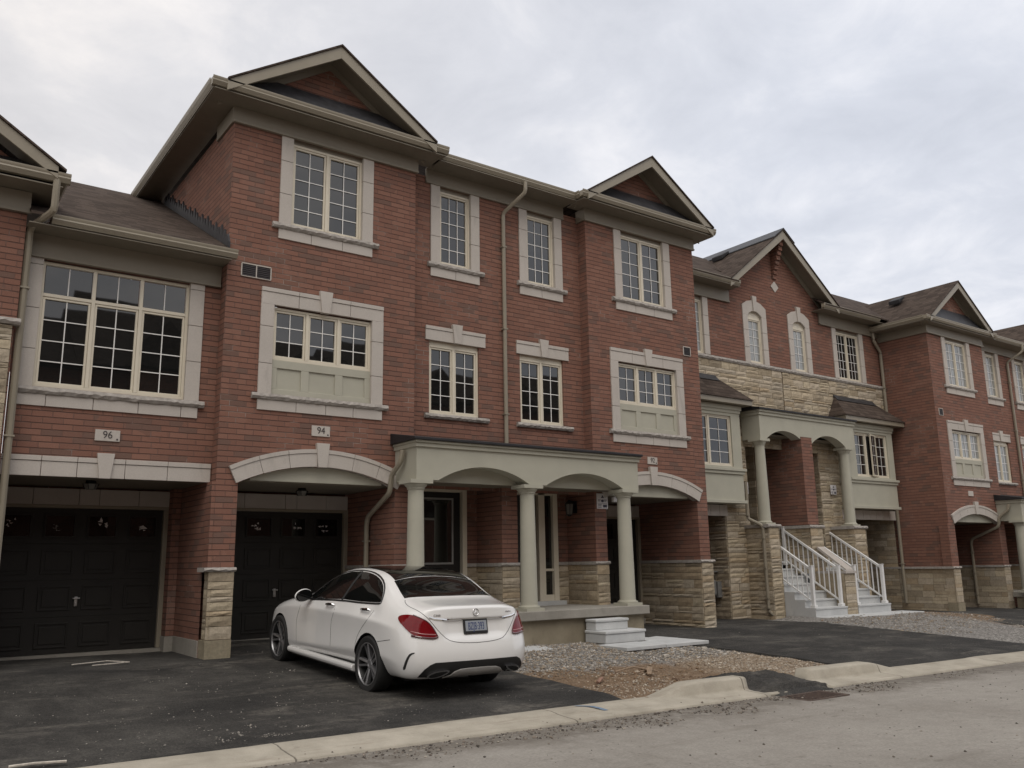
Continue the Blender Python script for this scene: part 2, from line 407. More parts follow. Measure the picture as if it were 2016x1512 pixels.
def stones(m, O, u, L, z0, z1, nrm, seed=1, prot=.045, detail=True, hs=(.075, .11, .15, .19, .13)):
    rn = random.Random(seed); O = Vector(O); u = Vector(u); nrm = Vector(nrm); z = z0
    def block(a, b, c, d):
        col = rn.choice(STONES); f = rn.uniform(.92, 1.16); col = tuple(q * f for q in col)
        g = .0045; a += g; b -= g; c += g; d -= g
        if b - a < .02 or d - c < .02: return
        nu, nz = (max(2, int((b - a) / .11)), max(2, int((d - c) / .08))) if detail else (1, 1)
        pb = prot * rn.uniform(.7, 1.0); gr = {}
        for i in range(nu + 1):
            for k in range(nz + 1):
                e = i in (0, nu) or k in (0, nz)
                pr = pb * .7 if e else pb * rn.uniform(.85, 1.25)
                ja = rn.uniform(-.004, .004) if e else rn.uniform(-.012, .012)
                gr[i, k] = len(m.v); m.v.append(tuple(O + u * (a + (b - a) * i / nu + ja * .6) + nrm * pr + Vector((0, 0, c + (d - c) * k / nz + ja * .6))))
        for i in range(nu):
            for k in range(nz): m.f.append((gr[i, k], gr[i + 1, k], gr[i + 1, k + 1], gr[i, k + 1])); m.c.append(col); m.k.append(0)
        ring = [gr[i, 0] for i in range(nu + 1)] + [gr[nu, k] for k in range(1, nz + 1)] + [gr[i, nz] for i in range(nu - 1, -1, -1)] + [gr[0, k] for k in range(nz - 1, 0, -1)]
        base = [len(m.v) + i for i in range(len(ring))]
        for q in ring:
            p = Vector(m.v[q]); p -= nrm * (p - O).dot(nrm); m.v.append(tuple(p))
        for i in range(len(ring)):
            j = (i + 1) % len(ring); m.f.append((ring[i], ring[j], base[j], base[i])); m.c.append(tuple(q * .9 for q in col)); m.k.append(0)
    while z < z1 - .03:
        h = rn.choice(hs)
        if z1 - z - h < .07: h = z1 - z
        x = 0
        while x < L - .01:
            w = rn.uniform(.26, .82) if h < .14 else rn.uniform(.3, .62)
            if L - x - w < .14: w = L - x
            if h > .14 and rn.random() < .3:
                s = h * rn.uniform(.35, .65); block(x, x + w, z, z + s); block(x, x + w, z + s, z + h)
            else: block(x, x + w, z, z + h)
            x += w
        z += h
    P = lambda a, z: tuple(O + u * a + Vector((0, 0, z)) + nrm * .004)
    m.quad(P(0, z0), P(L, z0), P(L, z1), P(0, z1), col=(.22, .19, .145))
def window(parent, x0, x1, z0, z1, y, lites, cols, rows, glass='glass', name='window', tilt=.0, transom=None, inset=.038, widths=None):
    fr = MB(); pane = MB(); bar = MB(); yf = y + inset; rn = random.Random(int(x0 * 997 + z0 * 131))
    ow = .042; mw = .05
    fr.box(x0, x1, yf, yf + .07, z0, z0 + ow); fr.box(x0, x1, yf, yf + .07, z1 - ow, z1)
    fr.box(x0, x0 + ow, yf + .0015, yf + .07, z0 + ow, z1 - ow); fr.box(x1 - ow, x1, yf + .0015, yf + .07, z0 + ow, z1 - ow)
    def cell(a, b, c, d, cols, rows, sash=True):
        sw = .036 if sash else .012; ys = yf + .014
        if sash:
            fr.box(a + .003, b - .003, ys, ys + .05, c + .003, c + sw); fr.box(a + .003, b - .003, ys, ys + .05, d - sw, d - .003)
            fr.box(a + .003, a + sw, ys + .001, ys + .05, c + sw, d - sw); fr.box(b - sw, b - .003, ys + .001, ys + .05, c + sw, d - sw)
        a += sw; b -= sw; c += sw; d -= sw; yp = ys + .03; t = rn.uniform(-1, 1) * .004; t2 = rn.uniform(-1, 1) * .005
        pane.quad((a, yp + t, c), (b, yp - t, c), (b, yp - t + t2, d), (a, yp + t + t2, d))
        for i in range(1, cols):
            x = a + (b - a) * i / cols; bar.box(x - .0075, x + .0075, yp - .016, yp - .008, c, d)
        for k in range(1, rows):
            z = c + (d - c) * k / rows; bar.box(a, b, yp - .0145, yp - .0095, z - .0075, z + .0075)
    zt = z1
    if transom:
        zt = transom[0]; fr.box(x0 + ow, x1 - ow, yf + .002, yf + .07, zt - mw / 2, zt + mw / 2)
    xs = [x0 + ow + (x1 - x0 - 2 * ow) * i / lites for i in range(lites + 1)]
    if widths: xs = [x0 + ow + (x1 - x0 - 2 * ow) * w for w in widths]
    for a, b in zip(xs, xs[1:]):
        a2 = a + (mw / 2 if a != xs[0] else 0); b2 = b - (mw / 2 if b != xs[-1] else 0)
        if b != xs[-1]: fr.box(b - mw / 2, b + mw / 2, yf - .002, yf + .07, z0 + ow, z1 - ow)
        cell(a2, b2, z0 + ow, (zt - mw / 2) if transom else z1 - ow, cols, rows)
        if transom: cell(a2, b2, zt + mw / 2, z1 - ow, *transom[1], sash=False)
    f = build(name, fr, 'cream', parent, bevel=.004)
    build('pane', pane, glass, f); build('glazing_bar', bar, 'muntin', f)
    return f
def arc_pts(xc, half, rise, z0, n=24):
    R = (half * half + rise * rise) / (2 * rise); a = math.asin(half / R); return [(xc + R * math.sin(-a + 2 * a * i / n), z0 + rise - R + R * math.cos(-a + 2 * a * i / n)) for i in range(n + 1)], R, a
def arch_trim(m, xc, half, rise, z0, th, y, blocks=8, key=(.075, .115, .10), proud=.035):
    R = (half * half + rise * rise) / (2 * rise); a = math.asin(half / R); zc = z0 + rise - R; kh = key[0] / R * 1.15
    def ring(t0, t1, r0, r1, pr):
        n = 4; P = lambda t, r: (xc + r * math.sin(t), zc + r * math.cos(t))
        poly = [P(t0 + (t1 - t0) * i / n, r0) for i in range(n + 1)] + [P(t1 + (t0 - t1) * i / n, r1) for i in range(n + 1)]
        for i in range(n):
            q = [poly[i], poly[i + 1], poly[2 * n - i], poly[2 * n + 1 - i]]
            A = [(p[0], y - pr, p[1]) for p in q]; B = [(p[0], y + .13, p[1]) for p in q]
            m.quad(*A); m.quad(A[0], A[1], B[1], B[0]); m.quad(A[3], A[2], B[2], B[3])
            if i == 0: m.quad(A[0], A[3], B[3], B[0])
            if i == n - 1: m.quad(A[1], A[2], B[2], B[1])
    half_n = blocks // 2
    for sgn in (-1, 1):
        for i in range(half_n):
            t0 = kh + (a - kh) * i / half_n + (.0012 if i else 0.0005); t1 = kh + (a - kh) * (i + 1) / half_n - .0012
            ring(sgn * t0, sgn * t1, R, R + th * .76, proud); ring(sgn * t0, sgn * t1, R + th * .775, R + th, proud + .012)
    zt = zc + R; keystone(m, xc, zt - .012, zt + th + key[2], key[0], key[1], y, proud + .035)
def arch_fill(m, xc, half, rise, z0, ztop, y, x0=None, x1=None, n=24):
    pts, R, a = arc_pts(xc, half, rise, z0, n)
    for p, q in zip(pts, pts[1:]): m.quad((p[0], y, p[1]), (q[0], y, q[1]), (q[0], y, ztop), (p[0], y, ztop))
def gutter_poly(y, z, h=.135, d=.12):   # cross-section (y, z) with the lip towards -y
    return [(y, z), (y - d * .62, z), (y - d * .95, z + h * .45), (y - d * .9, z + h * .62), (y - d, z + h * .8), (y - d, z + h), (y - d + .015, z + h), (y - d + .015, z + h * .86), (y - .01, z + h * .86), (y, z + h)]
def gutter_x(m, x0, x1, y, z): m.prism(gutter_poly(y, z), x0, x1, 'x')
def gutter_y(m, y0, y1, x, z, sgn=1):   # lip towards -x (sgn 1)
    m.prism([((x + (q[0] - x) * sgn), q[1]) for q in gutter_poly(x, z)], y0, y1, 'y')
def gable_roof(parent, xc, half, z_e, z_r, yf, yb, name='roof', rake=.23, mat='shingle', th=.09, wall_y=None, foot=(0, 0)):
    """roof over a front gable: shingles, rake boards and soffits under the overhang"""
    s = (z_r - z_e) / half; m = MB()
    for sg in (-1, 1):
        a = (xc, z_r); b = (xc + sg * half, z_e)
        m.prism([a, b, (b[0], b[1] - .03), (xc, z_r - .035)], yf - .03, yb, 'y')
    r = build(name, m, mat, parent)
    k = MB(); L = math.hypot(half, half * s)
    for sg in (-1, 1):
        h2 = half - foot[0 if sg < 0 else 1]
        k.prism([(xc, z_r - .036), (xc + sg * h2, z_r - .036 - h2 * s), (xc + sg * h2, z_r - .036 - h2 * s - rake * .8), (xc, z_r - .036 - rake)], yf, yf + .04, 'y')
    build('rake_board', k, 'gutter', r, bevel=.004)
    if wall_y:
        q = MB()
        for sg in (-1, 1):
            q.prism([(xc, z_r - rake * .55), (xc + sg * half, z_e - rake * .55), (xc + sg * half, z_e - rake * .55 - .015), (xc, z_r - rake * .55 - .015)], yf + .042, wall_y - .002, 'y')
        build('rake_soffit', q, 'soffit', r)
    return r
def downspout(parent, pts, r=.042, name='downspout'):
    m = MB(); P = [Vector(p) for p in pts]; out = [P[0]]
    for a, b, c in zip(P, P[1:], P[2:]):                      # rounded elbows
        d0 = (a - b); d1 = (c - b); l = min(.07, d0.length * .45, d1.length * .45); p0 = b + d0.normalized() * l; p1 = b + d1.normalized() * l
        out += [p0, (p0 + p1) * .25 + b * .5, p1]
    out.append(P[-1]); m.tube(out, r, 8)
    for a, b in zip(P, P[1:]):
        if (b - a).length > 1.6 and abs((b - a).normalized().z) > .9:
            for t in (.15, .5, .85):
                p = a.lerp(b, t); m.box(p.x - r * 1.25, p.x + r * 1.25, p.y - r * 1.1, p.y + r * 1.3, p.z - .012, p.z + .012)
    return build(name, m, 'gutter', parent, smooth=True)
def garage_door(parent, x0, x1, z0, z1, y, sticker_glints=(), seed=3):
    d = MB(); rows, cols = 4, 4; d.box(x0, x1, y + .02, y + .06, z0, z1); W = (x1 - x0) / cols; H = (z1 - z0) / rows; gl = []
    for r in range(rows):
        if r: d.box(x0, x1, y + .012, y + .02, z0 + r * H - .003, z0 + r * H + .003)
        for c in range(cols):
            a = x0 + c * W + .08; b = x0 + (c + 1) * W - .08; e = z0 + r * H + .09; f = z0 + (r + 1) * H - .09
            if r < rows - 1:                                  # raised panel: a moulded rim and a field
                for q in ((a, b, e, e + .025), (a, b, f - .025, f), (a, a + .025, e + .025, f - .025), (b - .025, b, e + .025, f - .025)): d.box(q[0], q[1], y + .004, y + .02, q[2], q[3])
                d.prism([(a + .06, e + .06), (b - .06, e + .06), (b - .06, f - .06), (a + .06, f - .06)], y + .008, y + .021, 'y')
            else:
                for q in ((a, b, e, e + .03), (a, b, f - .03, f), (a, a + .03, e + .03, f - .03), (b - .03, b, e + .03, f - .03)): d.box(q[0], q[1], y - .004, y + .02, q[2], q[3])
                gl.append(MB().quad((a + .03, y + .017, e + .03), (b - .03, y + .017, e + .03), (b - .03, y + .017, f - .03), (a + .03, y + .017, f - .03)))
    g = build('garage_door', d, 'gdoor', parent, bevel=.004); [build('window_pane', q, 'gglass', g) for q in gl]
    h = MB(); hx = (x0 + x1) / 2; hz = z0 + (z1 - z0) * .355
    h.box(hx - .022, hx + .022, y - .012, y + .02, hz - .085, hz + .06); h.box(hx - .05, hx + .055, y - .03, y - .012, hz + .025, hz + .045); h.box(hx - .008, hx + .008, y - .022, y - .01, hz - .07, hz - .03)
    build('handle', h, 'steel', g, bevel=.004)
    if sticker_glints:
        rn = random.Random(seed)
        for c in sticker_glints:
            s = MB(); cx = x0 + c * W + W * rn.uniform(.35, .6); cz = z0 + 3 * H + H * rn.uniform(.42, .6)
            for _ in range(6):
                px_ = cx + rn.uniform(-.08, .08); pz_ = cz + rn.uniform(-.06, .06); w = rn.uniform(.02, .05); t0 = rn.uniform(0, PI)
                s.quad(*[(px_ + w * rn.uniform(.3, 1.3) * math.cos(t0 + q * PI / 1.5), y + .012 - rn.uniform(0, .012), pz_ + w * rn.uniform(.2, 1.1) * math.sin(t0 + q * PI / 1.5)) for q in range(3)])
            build('sticker_glint', s, 'meter' if rn.random() < .4 else 'paper', g)  # pale shards, partly torn labels, partly painted reflections on the panes
    t = MB(); fw = .085
    t.box(x0 - fw, x0, y - .06, y + .06, z0, z1); t.box(x1, x1 + fw, y - .06, y + .06, z0, z1); t.box(x0 - fw, x1 + fw, y - .062, y + .06, z1, z1 + fw * .6)
    build('door_frame', t, 'gutter', g, bevel=.006)
    b = MB(); b.box(x0 - fw, x1 + fw, y - .12, y + .07, z0 - .25, z0 - .004); build('threshold', b, 'slab', g)
    return g
def plate(text, x0, x1, z0, z1, y, label, cat='house sign'):
    m = MB(); xc, zc = (x0 + x1) / 2, (z0 + z1) / 2; cen = xf((xc, y, z0))
    t = thing('house_number_plate', label, cat, cen, 'stone house number plates')
    m.box(x0, x1, y - .018, y + .03, z0, z1); build('plate', m, 'precast', t, bevel=.004)
    if text:
        f = xf((xc, y - .021, zc + .006)); text_obj('number', text, (z1 - z0) * .92, 'engraved', t, f, extrude=.002, sx=.9)
        q = MB(); q.prism([(x1 - .055, z0 + .018), (x1 - .02, z0 + .018), (x1 - .03, z0 + .045), (x1 - .045, z0 + .045)], y - .0195, y - .017, 'y'); build('maker_mark', q, 'engraved', t)
    return t
def wall_vent(parent, x0, x1, z0, z1, y, n=1):
    m = MB(); b = MB(); m.box(x0, x1, y - .018, y + .01, z1 - .018, z1); m.box(x0, x1, y - .018, y + .01, z0, z0 + .012)
    xs = [x0 + (x1 - x0) * i / n for i in range(n + 1)]
    for x in xs: m.box(x - .009, x + .009, y - .017, y + .01, z0 + .012, z1 - .018)
    b.box(x0, x1, y - .004, y + .01, z0 + .004, z1 - .004)
    k = int((z1 - z0) / .035)
    for i in range(k):
        z = z0 + .02 + i * (z1 - z0 - .04) / k; b.quad((x0 + .012, y - .016, z), (x1 - .012, y - .016, z), (x1 - .012, y - .005, z + .024), (x0 + .012, y - .005, z + .024))
    v = build('wall_vent', b, 'vent', parent); build('vent_frame', m, 'precast', v)
def notice(x0, x1, z0, z1, y, label, seed=1):
    c = xf(((x0 + x1) / 2, y, z0)); t = thing('warning_notice', label, 'notice', c, 'white safety notices by the front doors')
    m = MB(); m.box(x0, x1, y - .012, y, z0, z1); build('board', m, 'paper', t, bevel=.003)
    w, h = x1 - x0, z1 - z0; k = MB(); yy = y - .0135
    def d(a, b, c_, e): k.box(x0 + a * w, x0 + b * w, yy - .001, yy + .002, z0 + c_ * h, z0 + e * h)
    xc, zc = x0 + w / 2, z0 + h * .78
    k.prism([(xc - .14 * w, zc - .07 * h), (xc + .16 * w, zc - .07 * h), (xc + .05 * w, zc + .05 * h), (xc - .01 * w, zc + .13 * h), (xc - .04 * w, zc + .02 * h)], yy - .001, yy + .002, 'y')
    k.prism([(xc + .13 * w * math.cos(i * PI / 6), z0 + h * .52 + .09 * h * math.sin(i * PI / 6)) for i in range(12)], yy - .001, yy + .002, 'y')
    for i, (a, b) in enumerate(((.1, .33), (.64, .9))): d(a, b, .56, .6); d(a, b - .05, .49, .52)
    d(.08, .92, .335, .35); d(.1, .42, .24, .28); d(.1, .38, .17, .2); d(.55, .9, .1, .27); d(.1, .4, .08, .11)
    build('print', k, 'ink', t)
def text_dummy(): pass
# ------------------------------------------------------------------ three-storey pair (bay house | bay house)
Y0, YM = 13.4, 13.66
def bay(par, x0, x1, c, left, glass, number_side=None):
    """garage arch, middle window and top window of one projecting bay"""
    ca = c + (.02 if left else -.01)
    w = MB(); gh = (ca - 1.37, ca + 1.37, -1.6, 1.62); mh = (c - .895, c + .895, 2.74, 4.24); uh = (c - .665, c + .665, 5.68, 7.285)
    panel(w, x0, x1, -1.6, 7.42, Y0, [gh, mh, uh], norev=(gh,))
    arch_fill(w, ca, 1.37, .31, 1.29, 1.62, Y0)
    w.quad((x0, Y0, -1.6), (x0, Y0 + 7, -1.6), (x0, Y0 + 7, 7.42), (x0, Y0, 7.42)); w.quad((x1, Y0, -1.6), (x1, Y0 + 7, -1.6), (x1, Y0 + 7, 7.42), (x1, Y0, 7.42))
    for xs in (gh[0], gh[1]): w.quad((xs, Y0, -1.6), (xs, 15.3, -1.6), (xs, 15.3, 1.6), (xs, Y0, 1.6))
    w.quad((gh[0], 15.4, .9), (gh[1], 15.4, .9), (gh[1], 15.4, 1.6), (gh[0], 15.4, 1.6))
    for xs in ((gh[0], gh[0] + .12), (gh[1] - .12, gh[1])): w.quad((xs[0], 15.38, -1.6), (xs[1], 15.38, -1.6), (xs[1], 15.38, 1.6), (xs[0], 15.38, 1.6))
    if left: w.box(4.064, 4.119, Y0 + .003, YM + .02, .013, 1.3)
    # arch over the garage
    a = MB(); arch_trim(a, ca, 1.41, .32, 1.285, .285, Y0, 6); build('garage_arch', a, 'precast', par, bevel=.004)
    f = MB(); pts, R, an = arc_pts(ca, 1.37, .31, 1.29); pts = [p for p in pts if p[1] > 1.352]
    f.prism([(pts[0][0], 1.35)] + pts + [(pts[-1][0], 1.35)], Y0 + .09, Y0 + .15, 'y'); build('arch_infill', f, 'sage', par)
    f = MB(); f.box(gh[0], gh[1], Y0 + .15, 15.4, 1.335, 1.38); build('recess_ceiling', f, 'soffit', par)
    f = MB(); hblocks(f, gh[0] + .01, gh[1] - .01, 1.03, 1.29, 15.3, [gh[0] + .75 * i for i in (1, 2)] + [gh[0] + 1.72, gh[0] + 2.3], .05); build('door_lintel', f, 'precast', par, bevel=.004)
    # middle window
    s = MB(); hblocks(s, c - 1.11, c + 1.11, 4.24, 4.52, Y0, [c - .47, c + .47], .03, .075); keystone(s, c + .005, 4.225, 4.605, .075, .12, Y0)
    for xa, xb in ((c - 1.11, c - .895), (c + .895, c + 1.11)): vblocks(s, xa, xb, 2.74, 4.236, Y0, [3.24, 3.86])
    hblocks(s, c - 1.11, c + 1.11, 2.475, 2.645, Y0, [c - .46, c + .06, c + .56], .025)
    win = window(par, c - .895, c + .895, 3.325, 4.215, Y0, 3, 2, 3, glass)
    build('window_surround', s, 'precast', win, bevel=.004)
    s = MB(); rock_sill(s, c - 1.21, c + 1.21, 2.645, 2.74, Y0, seed=int(c * 7)); build('window_sill', s, 'sill', win)
    s = MB(); yy = Y0 + .025; s.box(c - .895, c + .895, yy + .025, yy + .06, 2.74, 3.325)
    for z in ((2.74, 2.84), (3.19, 3.322)): s.box(c - .893, c + .893, yy, yy + .025, *z)
    for xa, xb in ((-.893, -.79), (-.375, -.235), (.235, .375), (.79, .893)): s.box(c + xa, c + xb, yy + .001, yy + .026, 2.84, 3.19)
    build('spandrel_panel', s, 'sage', win, bevel=.004)
    # top window
    s = MB()
    for xa, xb in ((c - .87, c - .665), (c + .665, c + .87)): vblocks(s, xa, xb, 5.68, 7.275, Y0, [6.22, 6.82])
    hblocks(s, c - .87, c + .87, 5.415, 5.585, Y0, [c - .29, c + .29], .025)
    win = window(par, c - .665, c + .665, 5.68, 7.2, Y0, 2, 2, 5, glass)
    build('window_surround', s, 'precast', win, bevel=.004)
    s = MB(); rock_sill(s, c - .985, c + .985, 5.585, 5.68, Y0, seed=int(c * 9)); build('window_sill', s, 'sill', win)
    s = MB(); s.box(c - .665, c + .665, Y0 + .045, Y0 + .12, 7.2, 7.285); build('window_head', s, 'taupe', win)
    return w, gh
def mid_windows(par, w, xs_u, xs_l, glass_u, glass_l):
    a, b = xs_u; s = MB()
    for xa, xb in ((a - .2, a), (b, b + .2)): vblocks(s, xa, xb, 5.68, 7.285, YM, [6.22, 6.82])
    hblocks(s, a - .2, b + .2, 5.41, 5.585, YM, [(a + b) / 2], .025)
    win = window(par, a, b, 5.68, 7.2, YM, 1, 3, 5, glass_u); hd = MB(); hd.box(a, b, YM + .045, YM + .12, 7.2, 7.285); build('window_head', hd, 'taupe', win); build('window_surround', s, 'precast', win, bevel=.004)
    s = MB(); rock_sill(s, a - .27, b + .3, 5.585, 5.68, YM, seed=int(a * 9)); build('window_sill', s, 'sill', win)
    a, b = xs_l; s = MB(); xc = (a + b) / 2
    hblocks(s, a - .09, b + .14, 4.14, 4.41, YM, [], .03, .07); keystone(s, xc + .04, 4.13, 4.5, .07, .115, YM)
    win = window(par, a, b, 2.74, 4.06, YM, 2, 2, 4, glass_l); hd = MB(); hd.box(a, b, YM + .05, YM + .12, 4.06, 4.14); build('window_head', hd, 'cream', win); build('window_surround', s, 'precast', win, bevel=.004)
    s = MB(); rock_sill(s, a - .11, b + .2, 2.645, 2.735, YM, seed=int(a * 11)); build('window_sill', s, 'sill', win)
def bay_roof(par, x0, x1, c, left, oh):
    yf = Y0 - oh; e0, e1 = (x0 - .5, x1 + .42) if left else (x0 - .42, x1 + .32); pc = c - .03
    half = 1.96; zr = 9.22 if XF else 9.06
    r = gable_roof(par, pc, half, 7.76, zr, yf, Y0 + 7.5, wall_y=Y0)
    s = (zr - 7.76) / half
    g = MB(); g.prism([(pc - half + .2, 7.72), (pc + half - .2, 7.72), (pc, zr - .2)], Y0 - .01, Y0 + .05, 'y'); gw = build('gable_wall', g, 'brick', r)
    f = MB(); rk = .2
    for sg in (-1, 1): f.prism([(pc, zr - .06), (pc + sg * half, 7.70), (pc + sg * half, 7.70 - rk), (pc, zr - .06 - rk)], Y0 - .04, Y0 - .011, 'y')
    build('gable_trim', f, 'taupe', r)
    sk = MB(); A = [(pc - 1.75, yf + .1, 7.72), (pc + 1.75, yf + .1, 7.72), (pc + .98, Y0 - .05, 8.22), (pc - .98, Y0 - .05, 8.22)]; B = [(pc - 1.75, Y0 - .012, 7.72), (pc + 1.75, Y0 - .012, 7.72), (pc + .98, Y0 - .012, 8.22), (pc - .98, Y0 - .012, 8.22)]; sk.quad(*A); sk.quad(A[0], A[3], B[3], B[0]); sk.quad(A[1], A[2], B[2], B[1]); sk.quad(A[2], A[3], B[3], B[2]); sk.quad(A[0], A[1], B[1], B[0]); build('skirt_roof', sk, 'flash', r)
    so = MB(); so.box(e0 + .0, e0 + .085, yf + .1, Y0 + (5 if left else .02), 7.5705, 7.6005) if left else so.box(e1 - .085, e1, yf + .1, Y0 + 5, 7.5705, 7.6005); so.box(e0 + .02, e1 - .02, yf + .06, Y0, 7.555, 7.57)
    if left: so.box(e0 + .02, x0, Y0, Y0 + 5.0, 7.555, 7.57)
    else: so.box(x1, e1 - .02, Y0, Y0 + 5.0, 7.555, 7.57)
    so.box((x1 if left else e0 + .06), (e1 - .06 if left else x0), Y0, YM - .1, 7.555, 7.57)
    build('soffit', so, 'soffit', par)
    f = MB(); f.box(x0 - .02, x1 + .02, Y0 - .04, Y0, 7.285, 7.555); f.box(x0 - .035, x1 + .035, Y0 - .065, Y0, 7.27, 7.31)
    X = x0 if left else x1; d = -1 if left else 1
    f.box(min(X, X + d * .04), max(X, X + d * .04), Y0 - .038, Y0 + (1.8 if XF else .85), 7.286, 7.554)
    Xi = x1 if left else x0; d = -d; f.box(min(Xi, Xi + d * .04), max(Xi, Xi + d * .04), Y0 - .038, YM, 7.286, 7.554)
    build('frieze', f, 'taupe', par, bevel=.004)
    g = MB(); gutter_x(g, e0 - .03, e1 + .03, yf + .12, 7.60); gutter_y(g, yf + .13, Y0 + (5 if left else YM - Y0 - .25), e0 + .07, 7.60, 1); gutter_y(g, yf + .13, Y0 + (YM - Y0 - .25 if left else 5), e1 - .07, 7.60, -1)
    build('gutter', g, 'gutter', par, smooth=True)
def mid_roof(par, x0, x1):
    m = MB(); m.prism([(YM - .5, 7.72), (YM + 5, 7.72 + 5.5 * .42), (YM + 5, 7.6 + 5.5 * .42), (YM - .5, 7.68)], x0, x1, 'x'); build('roof', m, 'shingle', par)
    m = MB(); m.box(x0, x1, YM - .5, YM, 7.555, 7.57); build('soffit', m, 'soffit', par)
    m = MB(); m.box(x0, x1, YM - .04, YM, 7.29, 7.555); m.box(x0, x1, YM - .055, YM, 7.275, 7.31); build('frieze', m, 'taupe', par)
    m = MB(); gutter_x(m, x0, x1, YM - .4, 7.60); build('gutter', m, 'gutter', par, smooth=True)
def pair(labels, groups, glassL, glassR, numbers, oh, detail=True, right=True, meter=False):
    XL, XC, XR0, XR1 = 4.12, 9.635, 11.78, 15.15
    hl = thing('townhouse', labels[0], 'townhouse', xf((XL, Y0, -1.35)), groups)
    cL = 5.81; w, gh = bay(hl, XL, 7.57, cL, True, glassL)
    w.quad((7.57, Y0, 1.3), (7.57, YM, 1.3), (7.57, YM, 7.42), (7.57, Y0, 7.42))
    UL, LL = (8.25, 8.97), (8.03, 9.15)
    panel(w, 7.57, XC, 1.35, 7.42, YM, [(*UL, 5.68, 7.285), (*LL, 2.73, 4.14)])
    panel(w, 7.57, 9.55, -1.1, 1.45, 14.3, [(8.04, 9.23, -.84, 1.42)], rev=.08)
    w.box(9.5, 9.86, 13.45, 14.3, -1.1, 1.45); w.quad((7.57, Y0, -1.6), (7.57, 14.3, -1.6), (7.57, 14.3, 1.45), (7.57, Y0, 1.45))
    build('wall', w, 'brick', hl)
    mid_windows(hl, w, UL, LL, glassL, glassL)
    s = MB(); sd = int(XL * 3)
    x_p = 4.07
    stones(s, (x_p, Y0 + .0, 0), (1, 0, 0), gh[0] - x_p, -1.04, -.055, (0, -1, 0), sd, detail=detail)
    stones(s, (XL, YM, 0), (0, -1, 0), YM - Y0 + .03, -1.04, -.055, (-1, 0, 0), sd + 1, .03, detail=detail)
    s.box(x_p - .005, gh[0] - .005, Y0 - .045, YM, -1.6, -1.045, col=(.30, .265, .195))
    build('stone_base', s, 'stone', hl); s = MB()
    stones(s, (gh[1], 15.3, 0), (0, -1, 0), 15.3 - Y0 + .02, -1.5, -.055, (-1, 0, 0), sd + 5, .035, detail=detail)
    stones(s, (gh[1] - .02, Y0, 0), (1, 0, 0), 7.59 - gh[1], -1.5, -.055, (0, -1, 0), sd + 2, .035, detail=detail)
    build('stone_base', s, 'stone', hl); s = MB()
    stones(s, (9.5, 14.3, 0), (0, -1, 0), .86, -.86, -.055, (-1, 0, 0), sd + 3, .035, detail=detail)
    stones(s, (9.48, 13.45, 0), (1, 0, 0), .4, -.86, -.055, (0, -1, 0), sd + 4, .035, detail=detail)
    stones(s, (9.23, 14.3, 0), (1, 0, 0), .27, -.86, -.055, (0, -1, 0), sd + 6, .035, detail=detail)
    build('stone_base', s, 'stone', hl)
    s = MB(); rock_sill(s, x_p - .07, gh[0] + .02, -.055, .012, Y0, .07, .3, sd); s.box(x_p - .04, XL, Y0, YM, -.053, .010)
    build('stone_cap', s, 'sill', hl); s = MB()
    rock_sill(s, gh[1] - .05, 7.6, -.055, .012, Y0, .05, .05, sd); s.box(gh[1] - .05, gh[1], Y0 + .05, 15.3, -.053, .01)
    build('stone_cap', s, 'sill', hl); s = MB()
    rock_sill(s, 9.44, 9.9, -.055, .012, 13.45, .06, .05, sd); s.box(9.44, 9.5, 13.5, 14.3, -.053, .01); s.box(9.23, 9.5, 14.24, 14.3, -.052, .011)
    build('stone_cap', s, 'sill', hl)
    garage_door(hl, gh[0] + .09, gh[1] - .08, G(gh[0], 15.3) + .07 if not XF else -1.25, .98, 15.3, (1, 2, 3))
    # front door behind the column
    d = MB(); d.box(8.12, 9.13, 14.34, 14.38, -.84, 1.36); dr = build('front_door', d, 'doorpaint', hl)
    d = MB(); d.box(8.04, 8.12, 14.24, 14.4, -.84, 1.42); d.box(9.13, 9.23, 14.24, 14.4, -.84, 1.42); d.box(8.12, 9.13, 14.24, 14.4, 1.36, 1.42); build('door_frame', d, 'cream', dr, bevel=.005)
    d = MB(); a, b, e, f = 8.24, 8.97, .0, 1.25
    for q in ((a, b, e, e + .035), (a, b, f - .035, f), (a, a + .035, e + .035, f - .035), (b - .035, b, e + .035, f - .035)): d.box(q[0], q[1], 14.322, 14.345, q[2], q[3])
    build('glass_trim', d, 'trimgrey', dr); d = MB(); d.quad((a + .03, 14.333, e + .03), (b - .03, 14.333, e + .03), (b - .03, 14.335, f - .03), (a + .03, 14.335, f - .03)); build('pane', d, 'glass', dr)
    bay_roof(hl, XL, 7.57, cL, True, oh); mid_roof(hl, 7.93, XC)
    downspout(hl, [(7.12, 12.98, 1.92), (7.10, 13.02, 1.72), (7.08, 13.3, 1.52), (7.08, 13.36, 1.22), (7.12, 14.25, .86), (7.12, 14.3, .72), (7.12, 14.3, -1.22)], .045)
    # right house
    hr = thing('townhouse', labels[1], 'townhouse', xf((XC, YM, -1.45)), groups)
    cR = 13.465; w, gh = bay(hr, XR0, XR1, cR, False, glassR)
    UR, LR = (10.37, 11.1), (10.14, 11.26)
    panel(w, XC, XR0, 1.35, 7.42, YM, [(*UR, 5.68, 7.285), (*LR, 2.73, 4.14)])
    panel(w, 9.86, XR0, -1.1, 1.45, 14.3, [(10.0, 11.48, -.84, 1.45)], rev=.08)
    build('wall', w, 'brick', hr)
    mid_windows(hr, w, UR, LR, glassR, glassR)
    s = MB()
    stones(s, (XR0, 14.3, 0), (0, -1, 0), .93, -.86, -.055, (-1, 0, 0), sd + 8, .035, detail=detail)
